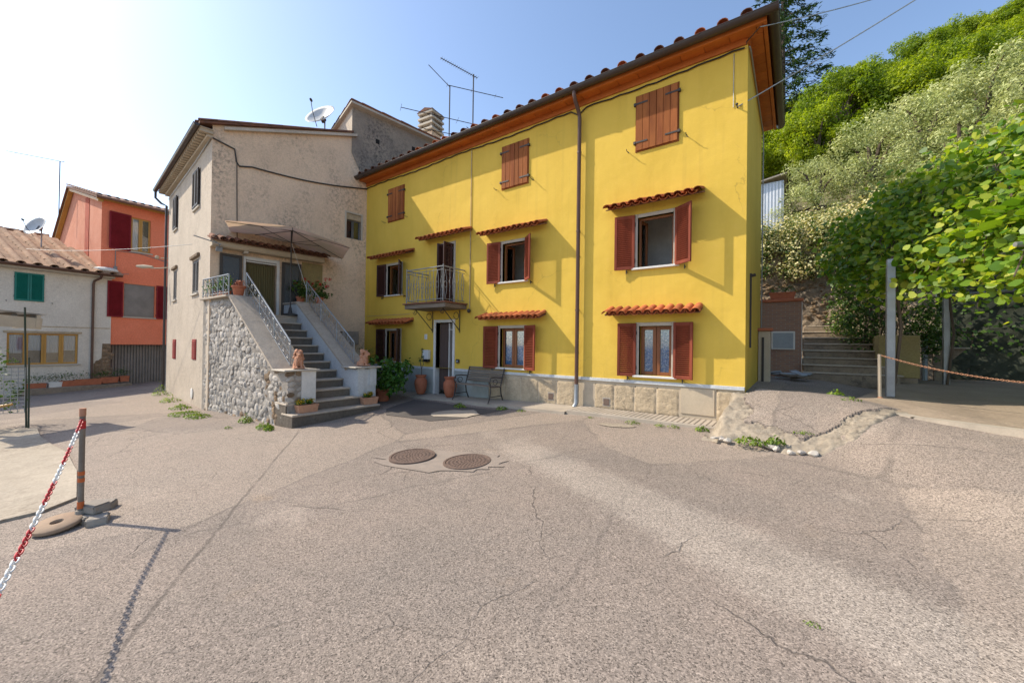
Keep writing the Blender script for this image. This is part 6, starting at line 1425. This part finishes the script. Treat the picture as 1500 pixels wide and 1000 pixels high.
b = MB(); b.tube([(-.45, 0, 0), (-.45, 0, 1.25)], .06, 8); b.build('post', mt['bluegrey'], t3)
# vine: a sheet of round leaves that rises from the pergola front up the bank
VB = np.array([[1.22, 3.21, 3.1], [1.79, 2.39, 2.8], [2.06, 1.23, 2.85], [2.37, .35, 2.6], [2.59, -.48, 2.52], [2.8, -1.31, 2.45], [3.06, -1.87, 2.4], [3.4, -2.8, 2.4]])
VT = np.array([[1.27, 4.47, 4.2], [1.94, 3.95, 4.75], [2.34, 3.25, 5.0], [2.85, 2.88, 5.2], [3.29, 2.46, 5.35], [3.72, 1.78, 5.42], [4.13, 1.09, 5.4], [4.9, .2, 5.4]])
def vine_pts(n):
    s = rng.random(n) ** 1.0 * 7; v = rng.random(n); i = np.minimum(s.astype(int), 6); f = (s - i)[:, None]
    B = VB[i] * (1 - f) + VB[i + 1] * f; T = VT[i] * (1 - f) + VT[i + 1] * f; P = B * (1 - v[:, None]) + T * v[:, None]
    back = np.array([.93, .36, 0]); P = P + back * rng.uniform(-.1, 1.0, (n, 1)) + rng.normal(size=(n, 3)) * np.array([.1, .1, .13])
    P[:, 2] += .14 * np.sin(s * 4.1) + .1 * np.sin(s * 9 + v * 6) - .25 * (v < .12) * rng.random(n)
    Nn = np.array([-.4, -.45, .75]) + rng.normal(size=(n, 3)) * .7
    return P, Nn
vt = thing('vine', 'sprawling vine with large round light green leaves over the pergola', 'vine', (2.08, 1.23, .68)); O_ = np.array([2.08, 1.23, .68])
P, Nn = vine_pts(13000); P2 = P - O_; cam_p = np.array([.74, -8.22, 1.5]); dist = np.linalg.norm(P - cam_p, axis=1); order = np.argsort(dist + (rng.random(len(P)) * 1.2))
near = order[:300]; rest = order[300:]
leaf_obj('leaves', P2[rest], Nn[rest], rng.uniform(.065, .135, len(rest)), mt['leaf_kiwi'], vt, .9, .16, hexa=True)
LM = []
for k in range(4):
    o = leaf_obj('leaf', np.zeros((1, 3)), np.array([[0, 0, 1.]]), 1.0, mt['leaf_kiwi'], None, .9, .1 + .05 * k, hexa=True, kind=None); LM.append(o.data); bpy.data.objects.remove(o)
kn = mt['leaf_kiwi'].node_tree
for k in near:
    nv = Vector(Nn[k]).normalized(); s = random.uniform(.085, .145)
    link('leaf', random.choice(LM), vt, Matrix.Translation(P2[k]) @ nv.to_track_quat('Z', 'Y').to_matrix().to_4x4() @ Rz(random.uniform(0, 6.28)) @ Matrix.Scale(s, 4))
b = MB()
for k in range(26):
    i = random.randrange(7); f = random.random(); B_ = VB[i] * (1 - f) + VB[i + 1] * f; T_ = VT[i] * (1 - f) + VT[i + 1] * f
    q = [B_ + (T_ - B_) * s for s in np.linspace(random.uniform(-.05, .3), random.uniform(.6, 1.12), 7)]; b.tube([tuple(p + rng.normal(size=3) * .06 - O_ + np.array([.2, .1, 0])) for p in q], .009, 5)
for x, y in ((.05, .1), (1.5, 3.8)): b.tube([(x, y, 0), (x + .1, y, 1.2), (x, y + .1, 2.5)], .025, 6)
b.build('stems', mt['bark'], vt)['kind'] = 'stuff'
# inner leaves that close the canopy from above
n = 2600; P = np.stack([rng.uniform(2.3, 8, n), rng.uniform(-2, 5, n), np.zeros(n)], 1); P[:, 2] = 3.1 + .28 * (P[:, 0] - 2.3) + rng.normal(size=n) * .12; ok = (P[:, 0] > 2.4 + (.9 - P[:, 1]) * .18)
P = P[ok]; leaf_obj('canopy_leaves', P - O_, rng.normal(size=(len(P), 3)) * .35 + np.array([0, 0, 1]), rng.uniform(.15, .24, len(P)), mt['leaf_kiwi'], vt, .9, .15, hexa=True)
